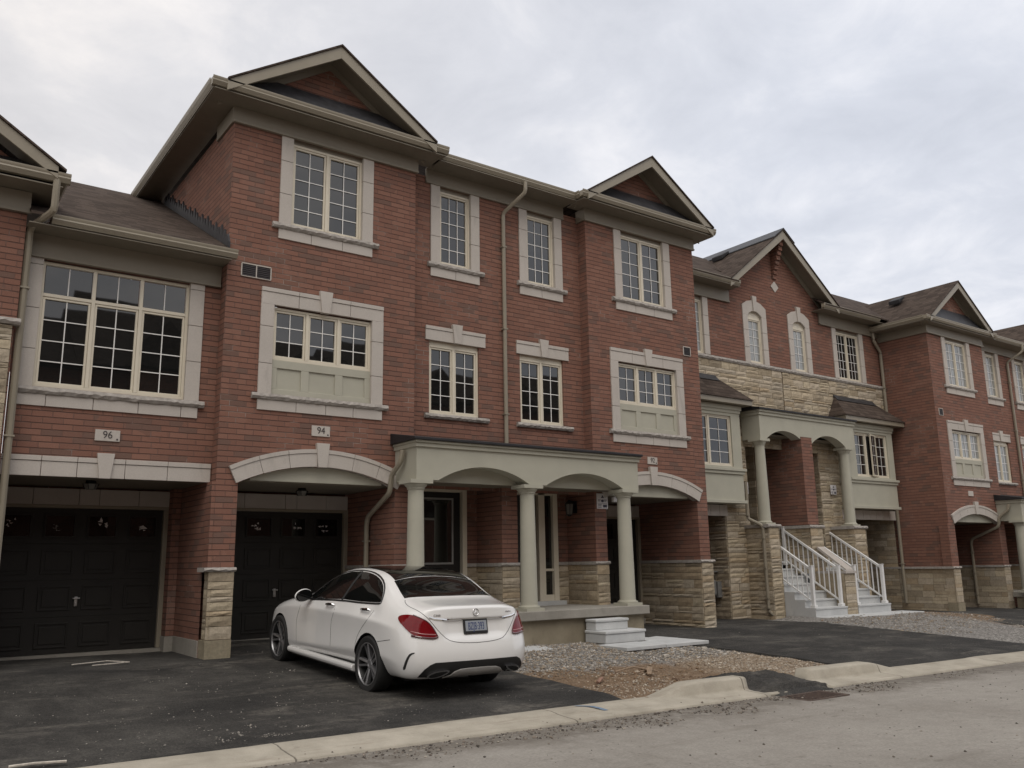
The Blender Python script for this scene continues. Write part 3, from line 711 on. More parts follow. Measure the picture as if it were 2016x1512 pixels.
    stones(s, (XR0 - .02, Y0, 0), (1, 0, 0), gh[0] - XR0 + .03, -.9, -.055, (0, -1, 0), sd + 9, .035, detail=detail)
    stones(s, (11.48, 14.3, 0), (1, 0, 0), .3, -.86, -.055, (0, -1, 0), sd + 10, .035, detail=detail)
    build('stone_base', s, 'stone', hr); s = MB()
    stones(s, (gh[1], 15.3, 0), (0, -1, 0), 15.3 - Y0 + .02, -1.6, -.055, (-1, 0, 0), sd + 11, .04, detail=detail)
    stones(s, (gh[1] - .01, Y0, 0), (1, 0, 0), XR1 + .05 - gh[1], -1.6, -.055, (0, -1, 0), sd + 12, .05, detail=detail)
    build('stone_base', s, 'stone', hr)
    s = MB(); rock_sill(s, XR0 - .05, gh[0] + .02, -.055, .012, Y0, .06, .05, sd + 3); s.box(XR0 - .055, XR0, Y0 + .05, 14.3, -.053, .01); s.box(11.48, XR0, 14.24, 14.3, -.052, .011)
    build('stone_cap', s, 'sill', hr); s = MB()
    rock_sill(s, gh[1] - .05, XR1 + .08, -.055, .012, Y0, .07, .05, sd + 4); s.box(gh[1] - .055, gh[1], Y0 + .05, 15.3, -.053, .01)
    build('stone_cap', s, 'sill', hr)
    garage_door(hr, gh[0] + .09, gh[1] - .09, G(gh[0], 15.3) + .07 if not XF else -1.38, .98, 15.3)
    d = MB(); d.box(10.08, 10.98, 14.34, 14.38, -.84, 1.36); dr = build('front_door', d, 'doorpaint', hr)
    d = MB(); d.box(10.0, 10.08, 14.24, 14.4, -.84, 1.45); d.box(10.98, 11.14, 14.24, 14.4, -.84, 1.45); d.box(11.36, 11.48, 14.24, 14.4, -.84, 1.45); d.box(10.08, 11.36, 14.24, 14.4, 1.37, 1.45)
    d.box(11.14, 11.36, 14.26, 14.4, -.84, -.64); d.box(11.14, 11.36, 14.26, 14.4, -.17, -.12); build('door_frame', d, 'cream', dr, bevel=.005)
    d = MB(); d.quad((11.14, 14.32, -.64), (11.36, 14.32, -.64), (11.36, 14.32, 1.37), (11.14, 14.32, 1.37)); build('pane', d, 'glass', dr)
    d = MB(); d.box(10.0, 11.55, 14.1, 14.3, -.84, -.76); build('threshold', d, 'newcon', dr)
    bay_roof(hr, XR0, XR1, cR, False, oh); mid_roof(hr, XC, 11.36)
    downspout(hr, [(9.98, 13.14, 7.62), (9.98, 13.14, 7.40), (9.74, 13.6, 7.05), (9.74, 13.6, 2.12)], .041)
    return hl, hr
def porch(label, group, cols=(7.28, 9.62, 12.03), x0=7.2, x1=12.3):
    yf = 12.65; t = thing('porch', label, 'porch', xf(((x0 + x1) / 2, yf, -.84)), group)
    m = MB(); z0, z1 = 1.40, 1.95; arcs = ((8.60, .97), (10.92, .97))
    def face(y):
        xs = x0
        for c, h in arcs:
            m.quad((xs, y, z0), (c - h, y, z0), (c - h, y, z1), (xs, y, z1)); pts, R, a = arc_pts(c, h, .265, z0, 28)
            for p, q in zip(pts, pts[1:]): m.quad((p[0], y, p[1]), (q[0], y, q[1]), (q[0], y, z1), (p[0], y, z1))
            xs = c + h
        m.quad((xs, y, z0), (x1, y, z0), (x1, y, z1), (xs, y, z1))
    face(yf); m.quad((x0 + .25, yf + .3, 1.397), (x1 - .25, yf + .3, 1.397), (x1 - .25, yf + .3, z1), (x0 + .25, yf + .3, z1))
    xs = x0
    for c, h in arcs:
        m.quad((xs, yf, z0), (c - h, yf, z0), (c - h, yf + .3, z0), (xs, yf + .3, z0)); pts, R, a = arc_pts(c, h, .265, z0, 28)
        for p, q in zip(pts, pts[1:]): m.quad((p[0], yf, p[1]), (q[0], yf, q[1]), (q[0], yf + .3, q[1]), (p[0], yf + .3, p[1]))
        xs = c + h
    m.quad((xs, yf, z0), (x1, yf, z0), (x1, yf + .3, z0), (xs, yf + .3, z0))
    for xx in (x0, x1):
        m.quad((xx, yf, z0), (xx, Y0 if xx == x0 else Y0, z0), (xx, Y0, z1), (xx, yf, z1))
        xi = xx + (.25 if xx == x0 else -.25); m.quad((xi, yf + .3, z0), (xi, Y0, z0), (xi, Y0, z1), (xi, yf + .3, z1)); m.quad((xx, yf, z0), (xi, yf, z0), (xi, Y0, z0), (xx, Y0, z0))
    b = build('canopy_beam', m, 'sage', t)
    m = MB(); m.box(x0 - .03, x1 + .03, yf - .035, YM - .01, 1.95, 2.02); m.box(x0 - .05, x1 + .05, yf - .07, YM - .008, 2.02, 2.06); build('cornice', m, 'sage', t, bevel=.006)
    m = MB(); m.box(x0 + .25, x1 - .25, yf + .303, 14.28, 1.405, 1.43); build('ceiling', m, 'soffit', t)
    m = MB(); m.prism([(yf - .11, 2.06), (YM - .006, 2.06), (YM - .006, 2.30), (yf - .11, 2.105)], x0 - .1, x1 + .06, 'x'); build('roof', m, 'black', t, bevel=.008)
    for c in cols:
        m = MB(); prof = [(.155, -.76), (.150, -.2), (.143, .4), (.132, 1.24)]; m.lathe(prof, c, yf + .16, 32); k = build('column', m, 'sage', t, smooth=True)
        m = MB(); m.box(c - .2, c + .2, yf - .04, yf + .36, -.84, -.79); m.lathe([(.195, -.79), (.2, -.775), (.195, -.755), (.165, -.75), (.16, -.73)], c, yf + .16, 32); build('column_base', m, 'sage', k, smooth=True)
        m = MB(); m.lathe([(.138, 1.235), (.15, 1.25), (.15, 1.27), (.165, 1.285), (.19, 1.31), (.195, 1.335)], c, yf + .16, 32); m.box(c - .215, c + .215, yf - .05, yf + .37, 1.335, 1.398); build('column_capital', m, 'sage', k, smooth=True)
    m = MB(); m.box(7.5 if XF else 7.08, 12.36, yf - .1, 14.28, -1.0, -.84); build('floor_slab', m, 'slab', t, bevel=.012)
    m = MB(); m.box(7.55 if XF else 7.2, 12.28, yf + .0, 13.3, -1.75, -1.0); build('foundation', m, 'found', t)
    return t
# ------------------------------------------------------------------ the row of houses
GRP = 'townhouses along the street'
pair(('three-storey red brick townhouse behind the white car, number 94 over its garage arch', 'three-storey red brick townhouse with number 92, its stone garage pier right of the concrete steps'), GRP, 'glass', 'glass', None, .5)
porch('pale sage porch with two arches and three round columns, shared by numbers 94 and 92', 'arched porches')
XF = lambda p: (p[0] + 21.83, p[1] + .2, p[2] * .985 - .315)
pair(('red brick townhouse with lace curtains right of the white staircases, tall blank brick side wall', 'rightmost red brick townhouse, cut off by the right edge of the photo'), GRP, 'curtain', 'curtain', None, .36, detail=False)
porch('pale sage porch at the right edge, only its left column and end in view', 'arched porches')
# its tall side wall: stone base, cap and downspout
par = [o for o in C.objects if o.get('label', '').startswith('red brick townhouse with lace')][0]
s = MB(); stones(s, (4.12, 17, 0), (0, -1, 0), 17 - 13.38, -1.3, -.055, (-1, 0, 0), 91, .035, detail=False); build('stone_base', s, 'stone', par)
s = MB(); s.box(4.03, 4.12, 13.4, 17, -.053, .012); build('stone_cap', s, 'sill', par)
downspout(par, [(3.72, 14.95, 7.6), (3.72, 14.95, 7.3), (4.05, 14.95, 6.95), (4.05, 14.95, -1.1)], .05)
wall_vent(par, 4.32, 4.55, 4.64, 4.87, Y0)
plate('', 5.5, 5.8, 2.16, 2.32, Y0, 'small blank-looking stone number plate over the farthest garage arch')
XF = None
h94 = [o for o in C.objects if 'number 94' in o.get('label', '') and o['category'] == 'townhouse'][0]
h92 = [o for o in C.objects if o.get('label', '').endswith('concrete steps')][0]
wall_vent(h94, 4.35, 4.84, 4.64, 4.87, Y0, 2); wall_vent(h92, 14.65, 14.88, 4.63, 4.85, Y0)
plate('94', 5.64, 5.96, 2.11, 2.285, Y0, 'pale stone plate reading 94 on red brick above the arched garage')
plate('92', 13.33, 13.62, 2.05, 2.205, Y0, 'pale stone plate reading 92 above the smaller garage arch right of the porch')
plate('96', 2.42, 2.76, 1.845, 2.01, YM, 'pale stone plate reading 96 between the wide window and the flat lintel')
notice(11.83, 12.13, 1.06, 1.37, Y0, 'white safety notice on the brick pier by the right porch column')

# ---- number 96
h96 = thing('townhouse', 'lower red brick townhouse with number 96, a wide transomed window and brown shingled roof', 'townhouse', (1.26, YM, -1.3), GRP)
w = MB(); panel(w, 1.27, 4.12, 1.31, 4.6, YM, [(1.55, 3.64, 2.56, 4.46)])
w.quad((4.065, YM, -1.6), (4.065, 15.3, -1.6), (4.065, 15.3, 1.4), (4.065, YM, 1.4)); w.quad((1.0, 15.39, -1.6), (4.07, 15.39, -1.6), (4.07, 15.39, 1.4), (1.0, 15.39, 1.4))
w.quad((1.25, YM, -1.6), (1.25, 15.3, -1.6), (1.25, 15.3, 1.4), (1.25, YM, 1.4)); w.box(3.93, 4.06, 15.0, 15.38, -1.6, 1.3)
build('wall', w, 'brick', h96)
s = MB(); hblocks(s, 1.26, 4.1, 1.305, 1.585, YM, [1.76, 2.22, 2.86, 3.46], .03, .075); keystone(s, 2.585, 1.295, 1.66, .075, .118, YM); build('garage_lintel', s, 'precast', h96, bevel=.004)
s = MB(); hblocks(s, 1.26, 3.99, 1.02, 1.27, 15.3, [1.9, 2.55, 2.85, 3.45], .06); build('door_lintel', s, 'precast', h96, bevel=.004)
s = MB(); s.box(1.0, 4.06, YM + .03, 15.36, 1.305, 1.34); build('recess_ceiling', s, 'soffit', h96)
garage_door(h96, 1.40, 3.86, -1.245, .965, 15.3, (0, 1, 2, 3), 8)
win = window(h96, 1.55, 3.64, 2.57, 4.43, YM, 3, 2, 4, transom=(3.93, (2, 1)))
s = MB(); vblocks(s, 1.335, 1.55, 2.555, 4.45, YM, [3.1, 3.7, 4.35]); vblocks(s, 3.64, 3.855, 2.555, 4.45, YM, [3.18, 3.76, 4.35]); hblocks(s, 1.37, 3.85, 2.29, 2.455, YM, [1.74, 2.36, 2.98, 3.6], .025)
build('window_surround', s, 'precast', win, bevel=.004)
s = MB(); rock_sill(s, 1.34, 3.94, 2.455, 2.555, YM, seed=6); build('window_sill', s, 'sill', win)
s = MB(); s.box(1.27, 4.1, YM - .05, YM, 4.46, 4.80); s.box(1.27, 4.1, YM - .07, YM, 4.45, 4.49); build('frieze', s, 'taupe', h96)
s = MB(); s.box(1.27, 4.12, YM - .48, YM, 4.80, 4.815); build('soffit', s, 'soffit', h96)
s = MB(); gutter_x(s, 1.55, 4.2, YM - .42, 4.83); build('gutter', s, 'gutter', h96, smooth=True)
s = MB(); s.prism([(13.14, 4.955), (18.4, 4.955 + 5.26 * .525), (18.4, 4.8 + 5.26 * .525), (13.14, 4.92)], 1.28, 4.12, 'x'); s.prism([(18.4, 4.955 + 5.26 * .525), (24, 4.9), (24, 4.8), (18.4, 4.8 + 5.26 * .525)], 1.28, 4.12, 'x'); rf = build('roof', s, 'shingle', h96)
s = MB(); n = 26
for i in range(n):
    a = 13.3 + (17.7 - 13.3) * i / n; b = 13.3 + (17.7 - 13.3) * (i + 1) / n; za = 4.96 + (a - 13.14) * .525; zb = 4.96 + (b - 13.14) * .525
    h_ = .17 + .10 * ((i * 7) % 5) / 4; s.prism([(a, za), (b, zb), (b, zb + .12), (a + (b - a) * .55, zb + h_), (a, za + .10)], 4.09, 4.12, 'x')
build('flashing', s, 'flash', rf)
s = MB(); s.box(4.045, 4.066, YM + .02, 15.3, -1.7, -1.06); s.box(3.915, 4.045, 14.985, 15.3, -1.7, -1.062); build('foundation', s, 'slab', h96)
# ---- number 98, a sliver at the left edge
h98 = thing('townhouse', 'sliver of a brick and tan stone townhouse with a gable at the left edge', 'townhouse', (1.26, Y0, -1.3), GRP)
w = MB(); panel(w, -2.2, 1.26, 3.38, 5.35, Y0); w.quad((1.26, Y0, 3.38), (1.26, 16, 3.38), (1.26, 16, 5.35), (1.26, Y0, 5.35)); build('wall', w, 'brick', h98)
s = MB(); stones(s, (-1.2, Y0, 0), (1, 0, 0), 2.42, -1.4, 3.34, (0, -1, 0), 41); stones(s, (1.2, YM, 0), (0, -1, 0), .28, -1.4, 3.34, (1, 0, 0), 42, .02); build('stone_facing', s, 'stone', h98); s = MB(); s.box(-1.3, 1.245, Y0 + .04, 15.3, -1.6, 3.37); build('wall_core', s, 'brick', h98)
s = MB(); rock_sill(s, -1.2, 1.31, 3.34, 3.43, Y0, .09, .1, 5); build('stone_cap', s, 'sill', h98)
s = MB(); s.box(-2.2, 1.29, Y0 - .04, Y0, 5.0, 5.30); s.box(-2.2, 1.31, Y0 - .06, Y0, 4.985, 5.03); build('frieze', s, 'taupe', h98)
s = MB(); s.box(-2.6, 1.62, Y0 - .45, Y0 + 2, 5.31, 5.325); build('soffit', s, 'soffit', h98)
s = MB(); gutter_x(s, -2.6, 1.71, Y0 - .38, 5.38); gutter_y(s, Y0 - .38, Y0 + 3.4, 1.59, 5.38, -1); build('gutter', s, 'gutter', h98, smooth=True)
r = gable_roof(h98, -.46, 2.1, 5.56, 6.95, Y0 - .5, Y0 + 4.5, wall_y=Y0, foot=(.1, .1))
s = MB(); s.prism([(-2.3, 5.5), (1.4, 5.5), (-.46, 6.7)], Y0, Y0 + .05, 'y'); build('gable_wall', s, 'brick', r)
s = MB(); s.prism([(Y0 - .4, 5.52), (Y0 - .01, 5.78), (Y0 - .01, 5.5), (Y0 - .4, 5.49)], -2.4, 1.6, 'x'); build('skirt_roof', s, 'flash', r)
downspout(h98, [(1.54, 12.96, 5.42), (1.54, 12.97, 4.95), (1.32, 13.48, 4.82), (1.32, 13.48, -1.2)], .05)

# ---- stairs houses
W = 15.24; XC = 20.72
hA = thing('townhouse', 'brick and tan stone townhouse with the big front gable over the left staircase', 'townhouse', (15.2, W, -1.5), GRP)
hB = thing('townhouse', 'brick and tan stone townhouse with an open casement in its pale box bay', 'townhouse', (25.9, W, -1.55), GRP)
for par, x0, x1, sg in ((hA, 15.15, XC, -1), (hB, XC, 25.95, 1)):
    m_ = (lambda x: x) if sg < 0 else (lambda x: 2 * XC - x)
    def R(a, b): return (min(m_(a), m_(b)), max(m_(a), m_(b)))
    wx = R(16.25, 17.5) if sg < 0 else (23.58, 24.82); ax = (19.68, 21.72)[sg > 0]
    w = MB(); panel(w, x0, x1, 5.3, 7.05, W, [(*wx, 5.42, 7.02), (ax - .31, ax + .31, 5.42, 6.96)])
    w.quad((x0, W, 7.05), (x1, W, 7.05), (XC, W, 9.3), (18.3 if sg < 0 else 23.14, W, 7.45)) if 0 else None
    e = 17.9 if sg < 0 else 23.5
    w.quad((e, W, 7.05), (XC, W, 7.05), (XC, W, 9.42), (e, W, 7.25))
    # brick behind the porch and pier between the doors
    build('wall', w, 'brick', par)
    if sg < 0: pw = MB(); pw.box(20.44, 20.92, 14.56, 16.3, .9, 3.3); build('porch_pier', pw, 'brick', par)
    s = MB()
    for a, b in ((wx[0] - .2, wx[0]), (wx[1], wx[1] + .2)): vblocks(s, a, b, 5.42, 7.04, W, [5.95, 6.5])
    win = window(par, wx[0], wx[1], 5.42, 6.93, W, 2, 2 if sg < 0 else 3, 5, 'curtain' if sg < 0 else 'glass'); build('window_surround', s, 'precast', win, bevel=.004)
    s = MB(); s.box(wx[0], wx[1], W + .045, W + .12, 6.93, 7.03); build('window_head', s, 'taupe', win)
    win = window(par, ax - .31, ax + .31, 5.42, 6.74, W, 1, 2, 5, 'curtain')
    s = MB()
    for q in (-1, 1): vblocks(s, *sorted((ax + q * .31, ax + q * .515)), 5.41, 6.80, W, [5.85, 6.35])
    inner, _, _ = arc_pts(ax, .31, .15, 6.80, 10); outer = [(ax - .515, 7.08), (ax - .30, 7.21), (ax, 7.28), (ax + .30, 7.21), (ax + .515, 7.08)]
    for q in (-1, 1):
        hi = [p for p in inner if (p[0] - ax) * q >= -1e-6]; ho = [p for p in outer if (p[0] - ax) * q >= -1e-6]
        if q < 0: hi, ho = hi[::-1], ho[::-1]
        poly = [(ax + q * .003, hi[0][1]), *hi[1:], (ax + q * .515, 6.803), *ho[::-1][:-1], (ax + q * .003, 7.28)]; s.prism(poly, W - .03, W + .1, 'y')
    keystone(s, ax, 6.93, 7.39, .06, .095, W); build('window_surround', s, 'precast', win, bevel=.004)
    s = MB(); s.prism([(ax - .31, 6.74), *inner, (ax + .31, 6.74)], W + .045, W + .1, 'y'); build('window_head', s, 'cream', win)
    s = MB(); rock_sill(s, x0, x1, 5.29, 5.40, W, .08, .05, int(x0)); build('sill_band', s, 'sill', par)
    s = MB(); stones(s, (x0 + .02, W, 0), (1, 0, 0), x1 - x0 - .04, 3.0, 5.29, (0, -1, 0), int(x0 * 3))
    px = R(17.9, 18.85); stones(s, (px[0], W, 0), (1, 0, 0), px[1] - px[0], -1.7, 3.0, (0, -1, 0), int(x0 * 5))
    # porch piers under the columns, the outer garage jamb and the pier beside the neighbour
    pf = 14.5; a, b = R(18.66, 19.05) if sg < 0 else (22.45, 22.98)
    stones(s, (a, pf, 0), (1, 0, 0), b - a, -1.75, .80, (0, -1, 0), int(x0 * 7)); stones(s, (a, W, 0), (0, -1, 0), W - pf + .03, -1.75, .80, (-1, 0, 0), int(x0 * 8)); stones(s, (b, pf - .03, 0), (0, 1, 0), W - pf, -1.75, .80, (1, 0, 0), int(x0 * 9))
    if sg < 0:
        stones(s, (20.40, pf, 0), (1, 0, 0), .55, -1.6, .80, (0, -1, 0), 61); stones(s, (20.42, 16, 0), (0, -1, 0), 1.5, -.4, .80, (-1, 0, 0), 62)
        stones(s, (17.9, 17.2, 0), (0, -1, 0), 1.98, -1.7, 1.5, (-1, 0, 0), 63)
        stones(s, (18.85, 16.3, 0), (1, 0, 0), 1.6, -.4, 3.32, (0, -1, 0), 66, detail=False); stones(s, (19.95, 16.3, 0), (0, -1, 0), .5, -.4, 3.32, (-1, 0, 0), 67, detail=False)
    else:
        stones(s, (22.1, W, 0), (1, 0, 0), .9, -.4, 3.1, (0, -1, 0), 64); stones(s, (22.1, 16.3, 0), (0, -1, 0), 1.1, -.4, 3.32, (-1, 0, 0), 65)
        stones(s, (25.9, 17.2, 0), (0, -1, 0), 1.9, -1.8, 1.45, (-1, 0, 0), 68, detail=False); stones(s, (20.92, 16.3, 0), (1, 0, 0), 1.2, -.4, 3.32, (0, -1, 0), 69, detail=False)
    build('stone_facing', s, 'stone', par)
    s = MB(); rock_sill(s, a - .07, b + .07, .80, .885, pf, .08, .75, int(x0)); s.box(a - .08, b + .075, pf + .01, W, .80, .883)
    if sg < 0: rock_sill(s, 20.34, 21.0, .80, .885, pf, .08, .1, 66); s.box(20.345, 20.99, pf + .02, 16, .80, .883)
    build('stone_cap', s, 'sill', par)
    # recess behind the porch and under the bay
    s = MB(); d0, d1 = R(18.85, 20.44) if sg < 0 else (20.92, 23.3); s.box(d0, d1, 16.32, 16.36, -.4, 3.2); s.box(*((15.2, 17.85) if sg < 0 else (23.2, 25.95)), 17.2, 17.3, -1.8, 1.45); s.box(*((15.2, 17.9) if sg < 0 else (23.05, 25.95)), 15.26, 17.3, 1.40, 1.44); build('recess_shade', s, 'dark', par)  # near black walls and ceiling, recess shade put into their colour
    s = MB(); dx = (19.0, 19.9) if sg < 0 else (21.1, 22.0); s.box(*dx, 16.2, 16.25, -.07, 2.0); dr = build('front_door', s, 'doorpaint', par)
    s = MB(); s.box(dx[0] - .09, dx[0], 16.16, 16.28, -.22, 2.05); s.box(dx[1], dx[1] + .09, 16.16, 16.28, -.22, 2.05); s.box(dx[0], dx[1], 16.16, 16.28, 1.95, 2.05); build('door_frame', s, 'cream', dr)
    garage_door(par, *((15.35, 17.75) if sg < 0 else (23.3, 25.75)), -1.45 if sg < 0 else -1.5, .72, 17.1)
    # box bay
    bx = (15.2, 18.25) if sg < 0 else (23.1, 25.5); yb = 14.85; wb = (16.2, 17.9) if sg < 0 else (23.47, 25.2)
    s = MB(); panel(s, bx[0], bx[1], 1.47, 4.0, yb, [(*wb, 2.37, 3.70)], .08)
    for xx in bx: s.quad((xx, yb, 1.47), (xx, W, 1.47), (xx, W, 4.0), (xx, yb, 4.0))
    s.box(bx[0] + .001, bx[1] - .001, yb + .3, yb + .32, 2.2, 3.8)
    bb = build('box_bay', s, 'sage', par)
    ex = .05
    for q in ((bx[0] - ex * .8, bx[1] + ex * .8, yb - .04, W, 2.17, 2.25), (bx[0] - ex, bx[1] + ex * 1.5, yb - .075, W, 2.25, 2.32), (bx[0] - ex, bx[1] + ex, yb - .05, W, 1.42, 1.50), (bx[0] - .02, bx[1] + .02, yb - .025, W, 3.78, 3.86), (bx[0] - .04, bx[1] + .05, yb - .05, W, 3.86, 3.98)):
        s = MB(); s.box(*q); build('moulding', s, 'sage', bb, bevel=.006)
    s = MB(); ro = .3; rx0, rx1 = (bx[0] - .2, bx[1] + ro) if sg < 0 else (bx[0] - ro, bx[1] + .42)
    s.box(rx0, rx1, yb - .22, W, 4.0, 4.13); build('fascia', s, 'gutter', bb, bevel=.004)
    s = MB(); y0r = yb - .26; zt = 4.80; A = [(rx0 - .04, y0r, 4.135), (rx1 + .04, y0r, 4.135), (rx1 + .04, W - .04, 4.135), (rx0 - .04, W - .04, 4.135)]
    tl, tr = (rx0 + .2, rx1 - .75) if sg < 0 else (rx0 + .35, rx1 - .75); T = [(tl, W - .05, zt), (tr, W - .05, zt)]
    s.quad(A[0], A[1], T[1], T[0]); s.quad(A[1], A[2], T[1]); s.quad(A[0], T[0], A[3]); s.quad(*A); rr = build('roof', s, 'shingle', bb)
    s = MB(); s.prism([(W - .19, zt - .12), (W - .03, zt + .06), (W - .03, zt - .1)], tl - .02, tr + .02, 'x'); build('flashing', s, 'flash', rr)
    win = window(bb, *wb, 2.37, 3.70, yb, 2 if sg < 0 else 3, 2, 4, 'glass', widths=None if sg < 0 else (0, .35, .67, 1))
    if sg > 0:
        g0 = wb[0] + (wb[1] - wb[0]) * .41; s = MB(); q = MB(); k = MB(); L = .44; an = math.radians(13); ca, sa = math.cos(an), math.sin(an); hx = wb[0] + (wb[1] - wb[0]) * .67
        P = lambda u, y, z: (hx - u * ca + y * sa * 0, yb + .03 - u * sa + y, z)
        def bar(u0, u1, z0, z1, mb): mb.quad(P(u0, 0, z0), P(u1, 0, z0), P(u1, 0, z1), P(u0, 0, z1)); mb.quad(P(u0, .04, z0), P(u1, .04, z0), P(u1, .04, z1), P(u0, .04, z1)); mb.quad(P(u0, 0, z0), P(u0, .04, z0), P(u0, .04, z1), P(u0, 0, z1)); mb.quad(P(u1, 0, z0), P(u1, .04, z0), P(u1, .04, z1), P(u1, 0, z1)); mb.quad(P(u0, 0, z0), P(u1, 0, z0), P(u1, .04, z0), P(u0, .04, z0)); mb.quad(P(u0, 0, z1), P(u1, 0, z1), P(u1, .04, z1), P(u0, .04, z1))
        for u in ((0, .045), (L - .045, L)): bar(*u, 2.40, 3.68, s)
        bar(.045, L - .045, 2.40, 2.445, s); bar(.045, L - .045, 3.635, 3.68, s)
        q.quad(P(.045, .02, 2.445), P(L - .045, .02, 2.445), P(L - .045, .02, 3.635), P(.045, .02, 3.635)); k.quad(P(L / 2 - .007, .012, 2.445), P(L / 2 + .007, .012, 2.445), P(L / 2 + .007, .012, 3.635), P(L / 2 - .007, .012, 3.635))
        for z in (2.74, 3.04, 3.34): k.quad(P(.045, .012, z - .007), P(L - .045, .012, z - .007), P(L - .045, .012, z + .007), P(.045, .012, z + .007))
        o = build('open_sash', s, 'cream', win); build('pane', q, 'glass', win); build('glazing_bar', k, 'muntin', win)
        s = MB(); s.quad((g0 - .02, yb + .055, 2.42), (hx, yb + .055, 2.42), (hx, yb + .055, 3.66), (g0 - .02, yb + .055, 3.66)); build('opening_shade', s, 'dark', win)  # near black sheet, shade behind the open casement put into its colour
    s = MB(); lx = (15.2, 17.95) if sg < 0 else (23.05, 25.9); hblocks(s, lx[0], lx[1], 1.12, 1.40, W, [lx[0] + .35 * i for i in range(1, 8)], .04); build('garage_lintel', s, 'precast', par, bevel=.004)
    # eaves
    ex = (15.15, 18.62) if sg < 0 else (22.45, 25.45)
    s = MB(); fx = (15.15, 18.6) if sg < 0 else (22.75, 25.93); s.box(*fx, W - .05, W, 7.03, 7.38); s.box(fx[0], fx[1], W - .07, W, 7.02, 7.06); build('frieze', s, 'taupe', par, bevel=.004)
    s = MB(); s.box(ex[0], ex[1] + (.5 if sg > 0 else 0), W - .45, W, 7.38, 7.395); build('soffit', s, 'soffit', par)
    s = MB(); gutter_x(s, ex[0], ex[1], W - .36, 7.42); build('gutter', s, 'gutter', par, smooth=True)
    s = MB(); ey = W - .48; zr_ = lambda y: 7.54 + (y - ey) * .664; ra = (15.15, 18.55) if sg < 0 else (22.5, 29.5); rb = (18.55, XC) if sg < 0 else (XC, 22.5)
    s.prism([(ey, 7.54), (17.5, zr_(17.5)), (17.5, zr_(17.5) - .1), (ey, 7.50)], *ra, 'x'); s.prism([(15.7, zr_(15.7)), (17.5, zr_(17.5)), (17.5, zr_(17.5) - .1), (15.7, zr_(15.7) - .06)], *rb, 'x')
    s.prism([(17.5, zr_(17.5)), (22, 7.4), (22, 7.3), (17.5, zr_(17.5) - .1)], *((15.15, XC) if sg < 0 else (XC, 29.5)), 'x'); build('roof', s, 'shingle', par)
gr = gable_roof(hA, XC, 2.5, 7.565, 9.52, W - .46, 20.5, wall_y=W, rake=.26, foot=(0, 0), name='gable_roof')
s = MB()
for sg in (-1, 1): s.prism([(XC, 9.56), (XC + sg * .48, 9.195), (XC + sg * .48, 9.165), (XC, 9.53)], W - .5, 20.5, 'y')
build('ridge_cap', s, 'flash', gr)
s = MB(); hh = 2.5
for sg in (-1, 1): s.prism([(XC, 9.37), (XC + sg * hh, 9.37 - hh * .782), (XC + sg * hh, 9.2 - hh * .782), (XC, 9.2)], W - .04, W - .005, 'y')
build('gable_trim', s, 'taupe', gr)
s = MB()
for i in range(9):
    z = 8.10 + i * .135; s.box(XC - .085, XC + .085, W - .05 - i * .046, W, z, z + .128)
build('corbel', s, 'brick', hA, bevel=.006)
s = MB(); s.prism([(XC, 7.69), (XC + .175, 7.86), (XC, 8.03), (XC - .175, 7.86)], W - .02, W + .02, 'y'); build('diamond_tile', s, 'precast', hA)
for par, c, sl, nm in ((hA, (20.12, 16.65, 9.06), .78, 0), ([o for o in C.objects if o.get('label', '').startswith('red brick townhouse with lace')][0], (26.95, 15.0, 8.36), .7, 1)):
    m = MB(); x, y, z = c; a = .17
    m.prism([(x - a, z - a * sl + .02), (x + a, z + a * sl + .02), (x + a, z + a * sl + .10), (x - a - .02, z - a * sl + .16)], y - .2, y + .2, 'y'); build('roof_vent', m, 'black', par, bevel=.02)
downspout(hA, [(18.42, 14.93, 2.0), (18.42, 14.93, 1.5), (18.42, 14.95, 1.05), (18.6, 14.62, .85), (18.6, 14.62, -1.3), (18.68, 14.5, -1.42)], .045)
# shared porch of the stairs houses
t = thing('porch', 'pale sage porch with two arches over the twin white staircases, brick pier between them', 'porch', (XC, 14.6, -.2), 'arched porches')
m = MB(); yf = 14.58; xa, xb, z0, z1 = 18.72, 23.02, 3.15, 3.78; arcs = ((19.77, .79), (21.75, .79))
for y in (yf, yf + .3):
    xs = xa
    for c, h in arcs:
        m.quad((xs, y, z0), (c - h, y, z0), (c - h, y, z1), (xs, y, z1)); pts, _, _ = arc_pts(c, h, .26, z0, 24)
        for p, q in zip(pts, pts[1:]): m.quad((p[0], y, p[1]), (q[0], y, q[1]), (q[0], y, z1), (p[0], y, z1))
        xs = c + h
    m.quad((xs, y, z0), (xb, y, z0), (xb, y, z1), (xs, y, z1))
xs = xa
for c, h in arcs:
    m.quad((xs, yf, z0), (c - h, yf, z0), (c - h, yf + .3, z0), (xs, yf + .3, z0)); pts, _, _ = arc_pts(c, h, .26, z0, 24)
    for p, q in zip(pts, pts[1:]): m.quad((p[0], yf, p[1]), (q[0], yf, q[1]), (q[0], yf + .3, q[1]), (p[0], yf + .3, p[1]))
    xs = c + h
m.quad((xs, yf, z0), (xb, yf, z0), (xb, yf + .3, z0), (xs, yf + .3, z0))
for xx in (xa, xb): m.quad((xx, yf, z0), (xx, W - .06, z0), (xx, W - .06, z1), (xx, yf, z1))
build('canopy_beam', m, 'sage', t)
m = MB(); m.box(xa - .03, xb + .03, yf - .035, W - .06, 3.78, 3.86); m.box(xa - .05, xb + .05, yf - .07, W - .058, 3.86, 3.92); build('cornice', m, 'sage', t, bevel=.006)
m = MB(); m.prism([(yf - .11, 3.92), (W - .056, 3.92), (W - .056, 4.1), (yf - .11, 3.965)], xa - .1, xb + .07, 'x'); build('roof', m, 'black', t)
